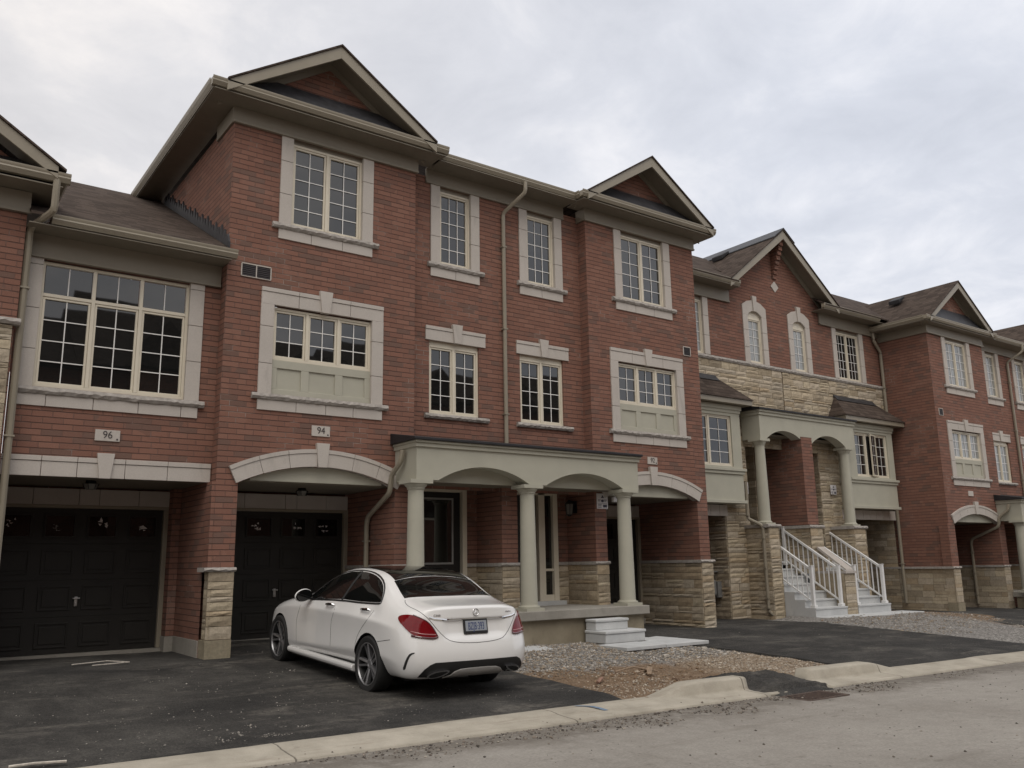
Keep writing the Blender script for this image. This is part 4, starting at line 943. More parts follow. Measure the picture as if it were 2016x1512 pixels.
m = MB(); m.box(xa + .1, xb - .1, yf + .3, 16.3, 3.3, 3.34); build('ceiling', m, 'soffit', t)
for c in (18.88, 22.72):
    m = MB(); m.lathe([(.155, .96), (.15, 1.6), (.13, 2.98)], c, 14.76, 28); k = build('column', m, 'sage', t, smooth=True)
    m = MB(); m.box(c - .19, c + .19, 14.57, 14.95, .886, .93); m.lathe([(.185, .93), (.19, .95), (.16, .98)], c, 14.76, 28); build('column_base', m, 'sage', k, smooth=True)
    m = MB(); m.lathe([(.135, 2.97), (.15, 3.0), (.165, 3.03), (.185, 3.08)], c, 14.76, 28); m.box(c - .2, c + .2, 14.56, 14.97, 3.08, 3.148); build('column_capital', m, 'sage', k, smooth=True)
m = MB(); m.box(19.06, 22.6, 15.362, 16.3, -.4, -.07); build('floor_slab', m, 'newcon', t)
notice(18.5, 18.76, 1.71, 2.02, W - .10, 'white safety notice on tan stone left of the left staircase porch')
notice(22.5, 22.78, 1.82, 2.1, W - .07, 'white safety notice on tan stone inside the right porch arch')
# staircases
def staircase(x0, x1, label, yb=15.36, yf=13.6, ztop=-.07, zb=-1.41, n=7):
    t = thing('staircase', label, 'staircase', ((x0 + x1) / 2, yf, zb), 'white precast staircases with railings')
    rise = (ztop - zb) / n; run = (yb - yf) / (n - 1)
    poly = [(yb, zb - .25), (yf, zb - .25), (yf, zb)]; z = zb; y = yf
    m = MB(); tr = MB()
    for i in range(n):
        z += rise; poly += [(y, z - .04), (y - .02, z - .035), (y - .02, z), ]
        y2 = y + run if i < n - 1 else yb
        poly += [(y2, z)]; y = y2
    m.prism(poly, x0, x1, 'x'); build('steps', m, 'newcon', t)
    sl = (ztop - zb - rise) / (yb - yf)
    for xr in (x0 + .1, x1 - .1):
        m = MB(); zf = zb + rise; p0 = (xr, yf + .1, zf + .97); p1 = (xr, yb - .05, zf + .97 + (yb - yf - .15) * sl)
        m.prism([(p0[1], p0[2] - .06), (p1[1], p1[2] - .06), (p1[1], p1[2]), (p0[1], p0[2])], xr - .032, xr + .032, 'x'); m.prism([(p0[1], p0[2] - .86), (p1[1], p1[2] - .86), (p1[1], p1[2] - .82), (p0[1], p0[2] - .82)], xr - .022, xr + .022, 'x'); r = build('handrail', m, 'white', t)
        for (x, y, z) in (p0, p1): m = MB(); m.box(x - .04, x + .04, y - .04, y + .04, z - .97, z + .05); m.box(x - .05, x + .05, y - .05, y + .05, z + .05, z + .07); m.box(x - .065, x + .065, y - .065, y + .065, z - .97, z - .90); build('newel_post', m, 'white', r, bevel=.006)
        k = 11
        for i in range(1, k): m = MB(); y = p0[1] + (p1[1] - p0[1]) * i / k; z = p0[2] + (p1[2] - p0[2]) * i / k; m.box(xr - .012, xr + .012, y - .012, y + .012, z - .84, z - .05); build('baluster', m, 'white', r)
    return t
staircase(19.1, 20.45, 'white precast staircase with white railings, left one of the two under the far porch')
staircase(20.95, 22.44, 'white precast staircase with white railings, right one of the two under the far porch')
s = MB(); stones(s, (20.47, 13.62, 0), (1, 0, 0), .46, -1.6, -.40, (0, -1, 0), 71, .02); s.box(20.465, 20.94, 13.63, 14.5, -1.6, -.40, col=(.4, .34, .25)); build('stone_divider', s, 'stone', hA); s = MB(); s.box(20.46, 20.945, 13.56, 14.44, -.398, -.34); build('divider_cap', s, 'warmcon', hA)
m = MB(); m.prism([(14.42, .30), (13.62, -.28), (13.60, -.338), (14.44, .24)], 20.56, 20.86, 'x')
b = tag(build('leaning_slab', m, 'warmcon', loc=(20.7, 14, -1)), 'pale slab leaning on the divider between the two white staircases', 'slab')
# ------------------------------------------------------------------ lamps and meters
def ceiling_lamp(x, y, z, label):
    t = thing('ceiling_lantern', label, 'lamp', (x, y, z), 'lanterns under the garage ceilings')
    m = MB(); m.lathe([(.07, z), (.075, z - .03), (.11, z - .045), (.135, z - .05)], x, y, 6); build('lamp_cap', m, 'lantern', t)
    m = MB(); m.lathe([(.105, z - .052), (.075, z - .125), (.06, z - .13)], x, y, 6); build('lamp_glass', m, 'lens', t)
    m = MB()
    for i in range(6): a = i * PI / 3; m.tube([(x + .11 * math.cos(a), y + .11 * math.sin(a), z - .05), (x + .075 * math.cos(a), y + .075 * math.sin(a), z - .13)], .007, 5)
    build('lamp_frame', m, 'lantern', t)
ceiling_lamp(5.9, 14.35, 1.333, 'small black lantern on the ceiling under the garage arch of number 94')
ceiling_lamp(2.5, 14.1, 1.303, 'small black lantern on the ceiling over the garage door of number 96')
t = thing('wall_lantern', 'black wall lantern on the shaded brick beside the porch sidelight', 'lamp', (11.6, 14.0, .95))
m = MB(); m.box(11.735, 11.765, 13.94, 14.06, 1.0, 1.25); m.tube([(11.74, 14, 1.18), (11.66, 14, 1.24), (11.6, 14, 1.22)], .014, 6); build('bracket', m, 'lantern', t)
m = MB(); m.lathe([(.02, 1.27), (.04, 1.24), (.1, 1.2), (.105, 1.185)], 11.6, 14, 6); m.lathe([(.07, .97), (.05, .95), (.02, .93)], 11.6, 14, 6); build('lamp_cap', m, 'lantern', t)
m = MB(); m.lathe([(.088, 1.184), (.065, .972)], 11.6, 14, 6); build('lamp_glass', m, 'lens', t)
m = MB()
for i in range(6): a = i * PI / 3; m.tube([(11.6 + .09 * math.cos(a), 14 + .09 * math.sin(a), 1.185), (11.6 + .067 * math.cos(a), 14 + .067 * math.sin(a), .97)], .006, 5)
build('lamp_frame', m, 'lantern', t)
t = thing('security_light', 'little white twin-headed light beside the right porch column', 'lamp', (12.3, 13.36, 1.3))
m = MB(); m.box(12.24, 12.36, 13.33, 13.4, 1.2, 1.3); build('mount', m, 'white', t, bevel=.01)
for dx in (-.06, .05): m = MB(); m.tube([(12.3 + dx, 13.3, 1.4), (12.3 + dx * 1.5, 13.2, 1.34)], [.04, .055], 12); build('lamp_head', m, 'white', t)
def meter(x, y, z, label):
    t = thing('gas_meter', label, 'utility meter', (x, y, z), 'utility meters in the garage recesses')
    m = MB(); m.box(x - .14, x + .14, y - .1, y + .1, z + .62, z + .98); m.tube([(x - .14, y - .02, z + .93), (x, y - .02, z + 1.03), (x + .14, y - .02, z + .93)], .06, 8); build('meter_body', m, 'meter', t, bevel=.03)
    m = MB(); m.tube([(x - .09, y, z - .05), (x - .09, y, z + .4), (x - .09, y, z + 1.12), (x - .3, y, z + 1.12)], .022, 8); m.tube([(x + .09, y, z + .98), (x + .09, y, z + 1.2), (x + .35, y, z + 1.2)], .022, 8); build('pipe', m, 'meter', t)
    m = MB(); m.lathe([(.06, z + .35), (.1, z + .39), (.1, z + .41), (.06, z + .45)], x - .09, y - .02, 14); build('regulator', m, 'meter', t, smooth=True)
    m = MB(); m.box(x + .17, x + .42, y - .12, y + .0, z + .55, z + .95); build('junction_box', m, 'meter', t, bevel=.01)
meter(17.55, 15.6, -1.5, 'grey utility meter in the dark stone recess left of the white staircases')
meter(31.0, 14.9, -1.6, 'grey utility meter in the farthest garage recess at the right edge')
# ------------------------------------------------------------------ ground, road, kerb
from mathutils import noise as mn
def sheet(name, xs, ys, zf, mat, kind='structure', mask=None, smooth=True):
    m = MB(); ix = {}
    for i, x in enumerate(xs):
        for j, y in enumerate(ys): ix[i, j] = len(m.v); m.v.append((x, y, zf(x, y)))
    for i in range(len(xs) - 1):
        for j in range(len(ys) - 1):
            if mask and not mask((xs[i] + xs[i + 1]) / 2, (ys[j] + ys[j + 1]) / 2): continue
            m.f.append((ix[i, j], ix[i + 1, j], ix[i + 1, j + 1], ix[i, j + 1])); m.c.append(None); m.k.append(0)
    o = build(name, m, mat, smooth=smooth); return tag(o, kind=kind)
def lin(a, b, n): return [a + (b - a) * i / (n - 1) for i in range(n)]
def nz(x, y, s, o=3): return mn.fractal(Vector((x * s, y * s, .3)), 1.0, 2.0, o)
KX = lambda x: G(x, 7.85)
def roadz(x, y): return KX(x) - .055 + .02 * max(0, min(1, (7.4 - y) / 3.2)) - .02 * max(0, min(1, (3 - y) / 3.2))
sheet('ground', lin(-400, 500, 46), [-400, -200, -100, -60, -30, -15, -5, 0, 5, 8, 12, 16, 20, 30, 60, 120, 300, 600], lambda x, y: G(max(min(x, 60), -30), y) - .16 - (.0 if -40 < y < 40 else .3), 'soil')
sheet('road', lin(-60, 110, 120), lin(-.6, 7.46, 16), roadz, 'road')
sheet('pavement', lin(-60, 110, 60), lin(-2.6, -.62, 4), lambda x, y: roadz(x, 0) + .12, 'slab')
# soil and gravel between the driveways
def soilz(x, y):
    g = G(x, y) - .015 + .028 * nz(x, y, 1.1) + .014 * nz(x + 9, y, 4.5) + .008 * nz(x, y + 4, 13)
    g += .05 * math.exp(-(((x - 9.4) / 1.0) ** 2 + ((y - 11.6) / .8) ** 2)) + .06 * math.exp(-(((x - 8.6) / .5) ** 2 + ((y - 9.1) / .35) ** 2))
    if x > 15: g += .11 * max(0, min(1, (y - 10.8) / 1.6)) * max(0, min(1, (x - 18.0) / 1.2)) * max(0, min(1, (25.5 - x) / 2))
    return g
sheet('dirt_ground', lin(7.0, 12.9, 120), lin(7.95, 13.2, 110), soilz, 'soil')
sheet('dirt_ground', lin(17.6, 27.2, 130), lin(8.0, 14.4, 70), soilz, 'soil')
# black driveways
def edge(x, k): return x + .10 * nz(x * .3 + k, k, 1.7) 
def dz(x, y): return G(x, y) + .018 - .014 * max(0, min(1, (8.3 - y) / .3)) + .006 * nz(x, y, .7)
def dl(y): return .98 + .12 * nz(y, 3, 1.1)
def ribbon(name, y0, y1, fa, fb, n=50, mx=30, zf=dz, th=.075):
    m = MB(); ys = lin(y0, y1, n); ix = {}
    for j, y in enumerate(ys):
        a, b = fa(y), fb(y)
        for i in range(mx + 1): x = a + (b - a) * i / mx; ix[i, j] = len(m.v); m.v.append((x, y, zf(x, y)))
        for q, i in ((mx + 1, 0), (mx + 2, mx)): p = m.v[ix[i, j]]; ix[q, j] = len(m.v); m.v.append((p[0] + (-.04 if i == 0 else .04), p[1], p[2] - th))
    for j in range(n - 1):
        for i in range(mx): m.f.append((ix[i, j], ix[i + 1, j], ix[i + 1, j + 1], ix[i, j + 1]))
        m.f.append((ix[mx + 1, j], ix[0, j], ix[0, j + 1], ix[mx + 1, j + 1])); m.f.append((ix[mx, j], ix[mx + 2, j], ix[mx + 2, j + 1], ix[mx, j + 1]))
    m.c = [None] * len(m.f); m.k = [0] * len(m.f)
    return tag(build(name, m, 'asphalt', smooth=True), kind='structure')
ribbon('driveway', 7.98, 15.32, dl, lambda y: 7.42 + .05 * nz(y, 1, 2.1) + .008 * nz(y, 5, 12))
def rl(y):
    t = max(0, min(1, (y - 8) / 3.0)); return 12.32 + .14 * math.sin(t * PI) - .1 * t + .05 * nz(y, 8, 2.3) + .012 * nz(y, 2, 11)
ribbon('driveway', 7.98, 17.2, rl, lambda y: (18.55 + .06 * nz(y, 4, 1.5)) if y < 13.5 else 18.5)
ribbon('driveway', 7.98, 17.0, lambda y: (23.0 + .1 * nz(y, 6, 1.2)) if y < 12.9 else 24.2 - 1.2 * max(0, 13.4 - y) * 2 if y < 13.4 else 24.2, lambda y: 30.3)
# kerb: low across the driveways, raised between them
def kh(x):
    def seg(a, b, r0, r1): return max(0, min(1, (x - a) / r0 if r0 else (1 if x >= a else 0), (b - x) / r1 if r1 else (1 if x <= b else 0)))
    s = lambda t: t * .75 + .25 * t * t * (3 - 2 * t)
    return .135 * max(s(seg(7.75, 9.37, .6, 0)), s(seg(10.68, 12.95, 0, .75)), s(seg(18.9, 23.4, .6, .6)), s(seg(31, 36, .6, .6)))
def kerb(name, x0, x1, pan=True):
    n = int((x1 - x0) / .07) + 2; m = MB(); pr = None
    for i in range(n):
        x = x0 + (x1 - x0) * i / (n - 1); h = kh(min(max(x, x0 + .001), x1 - .001)); g = KX(x) + .012; u = h / .135; e = .004 * nz(x, 2, 3)
        r = [(x, 8.06, g - .2), (x, 8.05, g + h - .012), (x, 8.03, g + h), (x, 7.885 - .03 * u, g + h - .002 + e * .5), (x, 7.86 - .03 * u, g + h * .95 - .004), (x, 7.85 - .035 * u, g + h * .84 - .006), (x, 7.80 - .01 * u, g + h * .12 - .012 + e * .5), (x, 7.775, g - .018), (x, 7.70, g - .024)]
        if pan: r += [(x, 7.47 + e, g - .036), (x, 7.43 + e * 2, g - .05), (x, 7.42, g - .25)]
        else: r += [(x, 7.66, g - .25)]
        if pr:
            for k in range(len(r) - 1): m.quad(pr[k], r[k], r[k + 1], pr[k + 1])
        else: m.quad(*r)
        pr = r
    m.quad(*pr); o = build(name, m, 'kerb', smooth=True, sharp=34)
    bm = bmesh.new(); bm.from_mesh(o.data); bmesh.ops.remove_doubles(bm, verts=bm.verts, dist=.0005); bmesh.ops.recalc_face_normals(bm, faces=bm.faces); bm.to_mesh(o.data); bm.free()
    return tag(o, kind='structure')
kerb('kerb', -40, 9.37); kerb('kerb', 10.66, 60)
m = MB(); m.prism([(7.45, -1.9), (7.43, KX(9.5) - .03), (7.5, KX(9.5) - .02), (7.70, KX(9.5) - .012), (7.75, -1.9)], 9.37, 9.72, 'x'); tag(build('kerb', m, 'kerb', bevel=.01), kind='structure')
# blue and orange survey marks on the kerb
def mark(name, pts, w, col, label):
    mt = plain(name, col, .8, .25, 30); m = MB()
    for a, b in zip(pts, pts[1:]):
        z = lambda p: KX(p[0]) + .012 - (.0 if p[1] > 7.85 else (7.85 - p[1]) * .15) + .006
        m.quad((a[0] - w, a[1], z(a)), (a[0] + w, a[1], z(a)), (b[0] + w, b[1], z(b)), (b[0] - w, b[1], z(b)))
    return tag(build(name, m, mt), label, 'paint mark')
mark('blue_paint_mark', [(6.62, 7.98), (6.74, 7.84), (6.78, 7.76), (6.80, 7.66)], .03, (.16, .22, .30), 'faded blue survey paint stroke across the low kerb')
# cold patch where the kerb is missing
def patchz(x, y): 
    d = min(x - 9.3, 10.75 - x, (y - 7.22) * 1.3, 8.75 - y); f = max(0, min(1, d / .35))
    return min(roadz(x, y) if y < 7.5 else G(x, y), G(x, y)) - .03 + f * (.065 + .05 * max(0, min(1, (y - 7.4) / .5))) + .035 * f * nz(x, y, 3.1) + .012 * nz(x, y, 14)
m_ = sheet('asphalt_patch', lin(9.2, 10.85, 50), lin(7.15, 8.85, 50), patchz, 'asphalt')
# drain
t = thing('drain_grate', 'rusty cast iron storm drain grate in the gutter beside the black asphalt patch', 'drain', (9.75, 7.1, roadz(9.75, 7.1)))
m = MB(); x0, x1, y0, y1 = 9.38, 10.2, 6.86, 7.32; zz = roadz(9.8, 7.1)
m.box(x0, x1, y0, y0 + .05, zz - .05, zz + .012); m.box(x0, x1, y1 - .05, y1, zz - .05, zz + .012); m.box(x0, x0 + .05, y0 + .05, y1 - .05, zz - .05, zz + .0115); m.box(x1 - .05, x1, y0 + .05, y1 - .05, zz - .05, zz + .0115); build('frame', m, 'iron', t, bevel=.006)
m = MB()
for i in range(11): x = x0 + .1 + i * (x1 - x0 - .2) / 10; m.prism([(x - .016, y0 + .05), (x + .016, y0 + .05), (x + .016 + .03, y1 - .05), (x - .016 + .03, y1 - .05)], zz - .03, zz + .012, 'z')
build('grating', m, 'iron', t); m = MB(); m.quad((x0 + .04, y0 + .04, zz + .0045), (x1 - .04, y0 + .04, zz + .0045), (x1 - .04, y1 - .04, zz + .0045), (x0 + .04, y1 - .04, zz + .0045)); build('pit_shade', m, 'dark', t)  # near black sheet between the bars, shade of the hollow painted in
# steps, pavers
t = thing('concrete_steps', 'two pale precast steps up to the porch of number 92', 'steps', (11.2, 12.3, -1.42))
for (a, b, c, d, e) in ((10.72, 11.72, 12.02, -1.44, -1.225), (10.74, 11.56, 12.30, -1.225, -1.03)):
    m = MB(); m.box(a + .015, b - .015, c + .02, 12.6, d, e - .05); m.box(a, b, c, 12.602, e - .049, e); build('step', m, 'newcon', t, bevel=.012)
def paver(x0, x1, y0, y1, z, label, tilt=0, rz=0):
    m = MB(); m.box(x0 + .004, x1 - .004, y0 + .004, y1 - .004, z - .06, z)
    o = build('paving_slab', m, 'newcon', bevel=.008, loc=((x0 + x1) / 2, (y0 + y1) / 2, z)); o.rotation_euler = (tilt, 0, rz)
    return tag(o, label, 'paving slab', 'pale paving slabs by the steps')
zs = -1.432
paver(10.5, 11.45, 11.25, 12.0, zs, 'pale paving slab at the front left corner before the concrete steps'); paver(11.45, 12.55, 11.25, 12.0, zs - .006, 'pale paving slab at the front right corner before the concrete steps')
paver(11.75, 12.55, 12.0, 12.66, zs - .004, 'pale paving slab tucked right of the lower concrete step'); paver(8.55, 9.55, 11.9, 12.6, -1.415, 'lone pale paving slab half hidden behind the white car', .01, .02)
paver(19.1, 20.8, 12.95, 13.62, -1.43, 'pale paving slab at the foot of the left white staircase'); paver(20.8, 22.95, 12.95, 13.62, -1.435, 'pale paving slab at the foot of the right white staircase')
# loose stones
def loose(name, spots, mat, cols, zf, smin, smax, seed):
    rn = random.Random(seed); m = MB()
    for (x0, x1, y0, y1, n, test) in spots:
        for _ in range(n):
            x, y = rn.uniform(x0, x1), rn.uniform(y0, y1)
            if test and not test(x, y): continue
            r = rn.uniform(smin, smax) * (1 + 1.2 * (rn.random() ** 6)); z = zf(x, y) + r * .25; col = rn.choice(cols); f = rn.uniform(.7, 1.2); col = tuple(c * f for c in col)
            b = len(m.v)
            for d in ((1, 0, 0), (-.3, 1, 0), (-.9, -.2, 0), (.1, -1, 0), (.1, .1, .8), (-.15, -.1, -.7)):
                m.v.append((x + r * (d[0] + rn.uniform(-.3, .3)), y + r * (d[1] + rn.uniform(-.3, .3)), z + r * .75 * (d[2] + rn.uniform(-.2, .2))))
            for q in ((0, 1, 4), (1, 2, 4), (2, 3, 4), (3, 0, 4), (1, 0, 5), (2, 1, 5), (3, 2, 5), (0, 3, 5)): m.f.append(tuple(b + i for i in q)); m.c.append(col); m.k.append(0)
    return tag(build(name, m, mat), kind='stuff')
ct = NT('loose stone'); ca = ct.n('ShaderNodeVertexColor'); ca.layer_name = 'Col'; M['loose'] = ct.set(col=ca.outputs['Color'], rough=.93, spec=.2)
GREY = [(.24, .225, .2), (.35, .33, .30), (.18, .165, .15), (.44, .41, .37), (.29, .25, .20), (.33, .27, .20), (.26, .2, .14)]; TAN = [(.40, .34, .27), (.32, .26, .19), (.48, .43, .36), (.26, .2, .145), (.38, .34, .29)]; DIRT = [(.2, .13, .08), (.27, .19, .12), (.15, .1, .07)]
loose('gravel', [(7.5, 12.4, 10.2, 12.6, 9000, lambda x, y: x < rl(y) - .05), (18.6, 24.3, 10.2, 13.2, 3200, lambda x, y: y > 10.2 + abs(nz(x, y, 1)) * 1.4), (7.5, 9, 9.6, 12.5, 900, None)], 'loose', GREY, soilz, .007, .019, 4)
loose('gravel', [(9.6, 12.4, 8.3, 10.4, 4200, lambda x, y: x < rl(y) - .04 and x + nz(x, y, 1.1) * .8 > 10.6 + (9.3 - y) * .25), (7.5, 9.0, 8.1, 8.9, 500, None), (22.5, 27, 8.2, 10.5, 500, None)], 'loose', TAN, soilz, .006, .014, 5)
loose('dirt_clods', [(7.6, 11, 8.3, 10.2, 420, None), (8.2, 9.2, 8.7, 9.5, 260, None)], 'loose', DIRT + TAN[:2], soilz, .006, .02, 6)
loose('grit', [(1.2, 7.3, 8.1, 15, 600, lambda x, y: nz(x, y, .9) > .25), (1.2, 4.2, 8.1, 10.2, 240, lambda x, y: nz(x, y, 1.3) > .1), (2.7, 3.95, 8.2, 8.75, 900, lambda x, y: nz(x, y, 2.2) > .0), (1.3, 7.2, 8.2, 12, 900, lambda x, y: nz(x + 5, y, 1.7) > .15), (12.5, 18, 8.1, 13, 60, None)], 'loose', [(.30, .28, .25), (.2, .19, .17), (.40, .375, .34), (.14, .13, .12), (.25, .23, .2)], lambda x, y: dz(x, y), .003, .0085, 7)
loose('roadside_grit', [(-2, 12, 6.7, 7.42, 4600, lambda x, y: nz(x, y, 1.3) + (y - 6.95) * 1.8 > .1), (12, 26, 7.0, 7.42, 900, lambda x, y: nz(x, y, 1.3) > 0), (0, 30, 1.5, 6.9, 900, None), (1, 9.3, 7.45, 7.72, 70, None)], 'loose', [(.12, .10, .085), (.2, .17, .14), (.3, .27, .23), (.08, .07, .06)], lambda x, y: roadz(x, y) + (.03 if y > 7.43 else 0), .004, .013, 8)
# odd bits of rubbish
def scrap(name, pts, r, mat, label, cat, flat=.6):
    m = MB(); m.tube(pts, r, 6, flat=flat); return tag(build(name, m, mat, loc=pts[0]), label, cat)
g = lambda x, y, d=.03: (x, y, dz(x, y) + d)
scrap('wooden_stick', [g(1.02, 8.12, .03), g(1.2, 8.11, .035), g(1.42, 8.08, .03)], .018, 'debris', 'pale stick lying at the bottom left corner of the driveway', 'stick')
scrap('bent_wire', [g(2.35, 13.55), g(2.85, 13.8), g(3.05, 13.4), g(2.55, 13.25)], .012, 'debris', 'bent pale strip on the asphalt before garage 96', 'strip')
s_ = lambda x, y, d=.04: (x, y, soilz(x, y) + d)
scrap('splintered_board', [s_(8.35, 9.2, .05), s_(8.6, 9.12, .1), s_(8.95, 9.0, .07)], .02, 'wood', 'long splinter of wood on the brown dirt mound', 'wood scrap')
scrap('root_chunk', [s_(8.75, 8.95, .03), s_(8.85, 9.05, .09), s_(8.9, 9.2, .03)], [.03, .05, .02], 'wood', 'short dark chunk of wood beside the long splinter in the dirt', 'wood scrap')
scrap('clay_scrap', [s_(7.85, 9.0, .03), s_(7.98, 9.06, .05)], .03, 'orange', 'small orange clay scrap between the car and the dirt mound', 'brick scrap')
for i, (x, y, lab) in enumerate(((10.7, 10.55, 'whitish chip on grey gravel left of the other pale chip'), (11.3, 10.75, 'pinkish pale chip on grey gravel before the paving slabs'), (12.0, 10.9, 'pale broken chip at the edge of the right black driveway'), (9.75, 8.35, 'light blue white lump at the raised kerb end'))):
    m = MB(); rn = random.Random(i); a = .07
    m.prism([(x - a, y - .03), (x + a * .6, y - .05), (x + a, y + .03), (x - a * .3, y + .05)], soilz(x, y) + .0, soilz(x, y) + .045, 'z'); tag(build('broken_chip', m, 'debris', bevel=.006, loc=(x, y, soilz(x, y))), lab, 'debris')
# ------------------------------------------------------------------ houses across the street (they are mirrored in the windows)
def far_house(x0, i):
    dh = (.0, .7, -.2, .4, 1.0, .1, .6, -.1, .5)[i]
    zg = G(x0, 7.85) ; t = thing('townhouse_opposite', 'townhouse across the street, seen only mirrored in the window panes', 'townhouse', (x0 + 2.7, -8, zg), 'townhouses across the street')
    m = MB(); m.box(x0, x0 + 5.4, -17, -8.6, zg - .3, 7.8); m.box(x0 + (.4 if i % 2 else 2.0), x0 + (3.4 if i % 2 else 5.0), -8.6, -8.1, zg - .3, 7.8); build('wall', m, 'brick', t)
    m = MB(); m.prism([(-7.9, 7.75), (-12.8, 10.5 + dh * .8), (-17.4, 7.75)], x0, x0 + 5.4, 'x'); c = x0 + (1.9 if i % 2 else 3.5); m.prism([(c - 1.95, 7.7), (c + 1.95, 7.7), (c, 9.2 + dh * .5)], -12, -7.6, 'y'); build('roof', m, 'shingle', t)
    m = MB(); w = MB()
    for (a, z) in ((1.0, 5.2), (3.3, 5.2), (1.0, 2.2), (3.3, 2.2)):
        m.box(x0 + a, x0 + a + 1.3, -8.12 + .0, -8.05, z, z + 1.4); w.quad((x0 + a + .1, -8.045, z + .1), (x0 + a + 1.2, -8.045, z + .1), (x0 + a + 1.2, -8.045, z + 1.3), (x0 + a + .1, -8.045, z + 1.3))
    f = build('window_frame', m, 'cream', t); build('pane', w, 'glass', f)
for i in range(9): far_house(-16 + 5.4 * i + (1.2 if i > 4 else 0), i)
# ------------------------------------------------------------------ the white saloon
def paint():
    t = NT('white car paint'); p = t.obj(); t.set(col=t.ramp(t.noise(p, 3, 3), [(.3, (.80, .80, .785)), (.7, (.825, .82, .805))]), rough=.25, spec=.5, coat=1.0, crough=.04); return t.m
M['paint'] = paint()
def simple(name, col, rough, metal=0, ior=1.5, coat=0):
    t = NT(name); p = t.obj(); f = t.noise(p, 14, 3); t.set(col=t.ramp(f, [(.3, tuple(c * .92 for c in col)), (.7, tuple(min(1, c * 1.06) for c in col))]), rough=rough, metal=metal, ior=ior, coat=coat); return t.m
M['carglass'] = simple('tinted car glass', (.006, .0065, .0065), .03, 0, 1.5); M['roofglass'] = simple('black glass roof', (.008, .008, .008), .05, 0, 1.6)
M['chrome'] = simple('chrome', (.75, .75, .76), .12, 1); M['darkchrome'] = simple('dark window trim', (.06, .06, .063), .3, .7)
M['gun'] = simple('gunmetal alloy', (.30, .30, .31), .35, .7); M['lip'] = simple('polished rim lip', (.5, .5, .5), .25, .9)
M['tyre'] = simple('tyre rubber', (.016, .016, .016), .8); M['blackplastic'] = simple('black bumper plastic', (.014, .014, .014), .5)
M['red'] = simple('red lamp lens', (.17, .004, .008), .1, 0, 1.4, .3); M['deepred'] = simple('dark red lamp rim', (.07, .004, .006), .1, 0, 1.6, 1); M['clearlens'] = simple('pale lamp strip', (.36, .13, .13), .15, 0, 1.5, 1)
M['silver'] = simple('silver diffuser paint', (.52, .51, .49), .4, .15, coat=.5); M['plateface'] = simple('licence plate face', (.30, .325, .36), .5); M['plateblue'] = simple('plate blue ink', (.035, .055, .16), .5); M['gap'] = simple('panel gap', (.05, .05, .05), .8)
QO = Vector((5.863, 9.938, -1.508)); h_, p_ = -.00986, .0491
QF = Vector((math.sin(h_) * math.cos(p_), math.cos(h_) * math.cos(p_), math.sin(p_))); QR = Vector((math.cos(h_), -math.sin(h_), -.01)); QR -= QF * QR.dot(QF); QR.normalize(); QU = QR.cross(QF)
car = thing('parked_car', 'white four-door saloon with black glass roof parked on the left driveway, seen from behind', 'car', (0, 0, 0))
car.matrix_world = Matrix(((QR.x, QF.x, QU.x, QO.x), (QR.y, QF.y, QU.y, QO.y), (QR.z, QF.z, QU.z, QO.z), (0, 0, 0, 1)))
S = [
 # rear face: centre line, x=.3, x=.62, corner
 [(0, -1.02, .30), (0, -1.025, .30), (0, -1.065, .31), (0, -1.112, .44), (0, -1.092, .60), (0, -1.02, .77), (0, -.995, .95), (0, -.985, 1.042), (0, -.968, 1.064), (0, -.957, 1.067), (0, -.945, 1.07)],
 [(0, -1.0, .30), (.26, -1.01, .30), (.32, -1.06, .31), (.32, -1.105, .44), (.32, -1.085, .60), (.32, -1.012, .77), (.31, -.985, .95), (.30, -.972, 1.042), (.25, -.952, 1.066), (.15, -.946, 1.07), (0, -.935, 1.073)],
 [(0, -.95, .28), (.48, -.96, .28), (.62, -1.02, .29), (.63, -1.065, .44), (.635, -1.05, .60), (.625, -.98, .77), (.60, -.955, .95), (.575, -.94, 1.034), (.47, -.92, 1.066), (.27, -.912, 1.074), (0, -.905, 1.077)],
 [(0, -.88, .26), (.58, -.88, .26), (.765, -.915, .26), (.808, -.955, .42), (.812, -.955, .60), (.785, -.905, .79), (.745, -.875, .94), (.695, -.86, 1.02), (.54, -.85, 1.069), (.29, -.845, 1.081), (0, -.84, 1.085)],
 [(0, -.70, .24), (.62, -.70, .24), (.832, -.72, .235), (.874, -.735, .42), (.885, -.735, .60), (.868, -.72, .80), (.818, -.70, .945), (.75, -.69, 1.03), (.575, -.68, 1.084), (.31, -.675, 1.097), (0, -.67, 1.10)],
]
def st(y, zb, ws, x3, z3, x4, z4, x5, z5, x6, z6, x7, z7, x8, z8, x9, z9, z10): return [(0, y, zb), (.6, y, zb), (ws, y, zb + .005), (x3, y, z3), (x4, y, z4), (x5, y, z5), (x6, y, z6), (x7, y, z7), (x8, y, z8), (x9, y, z9), (0, y, z10)]
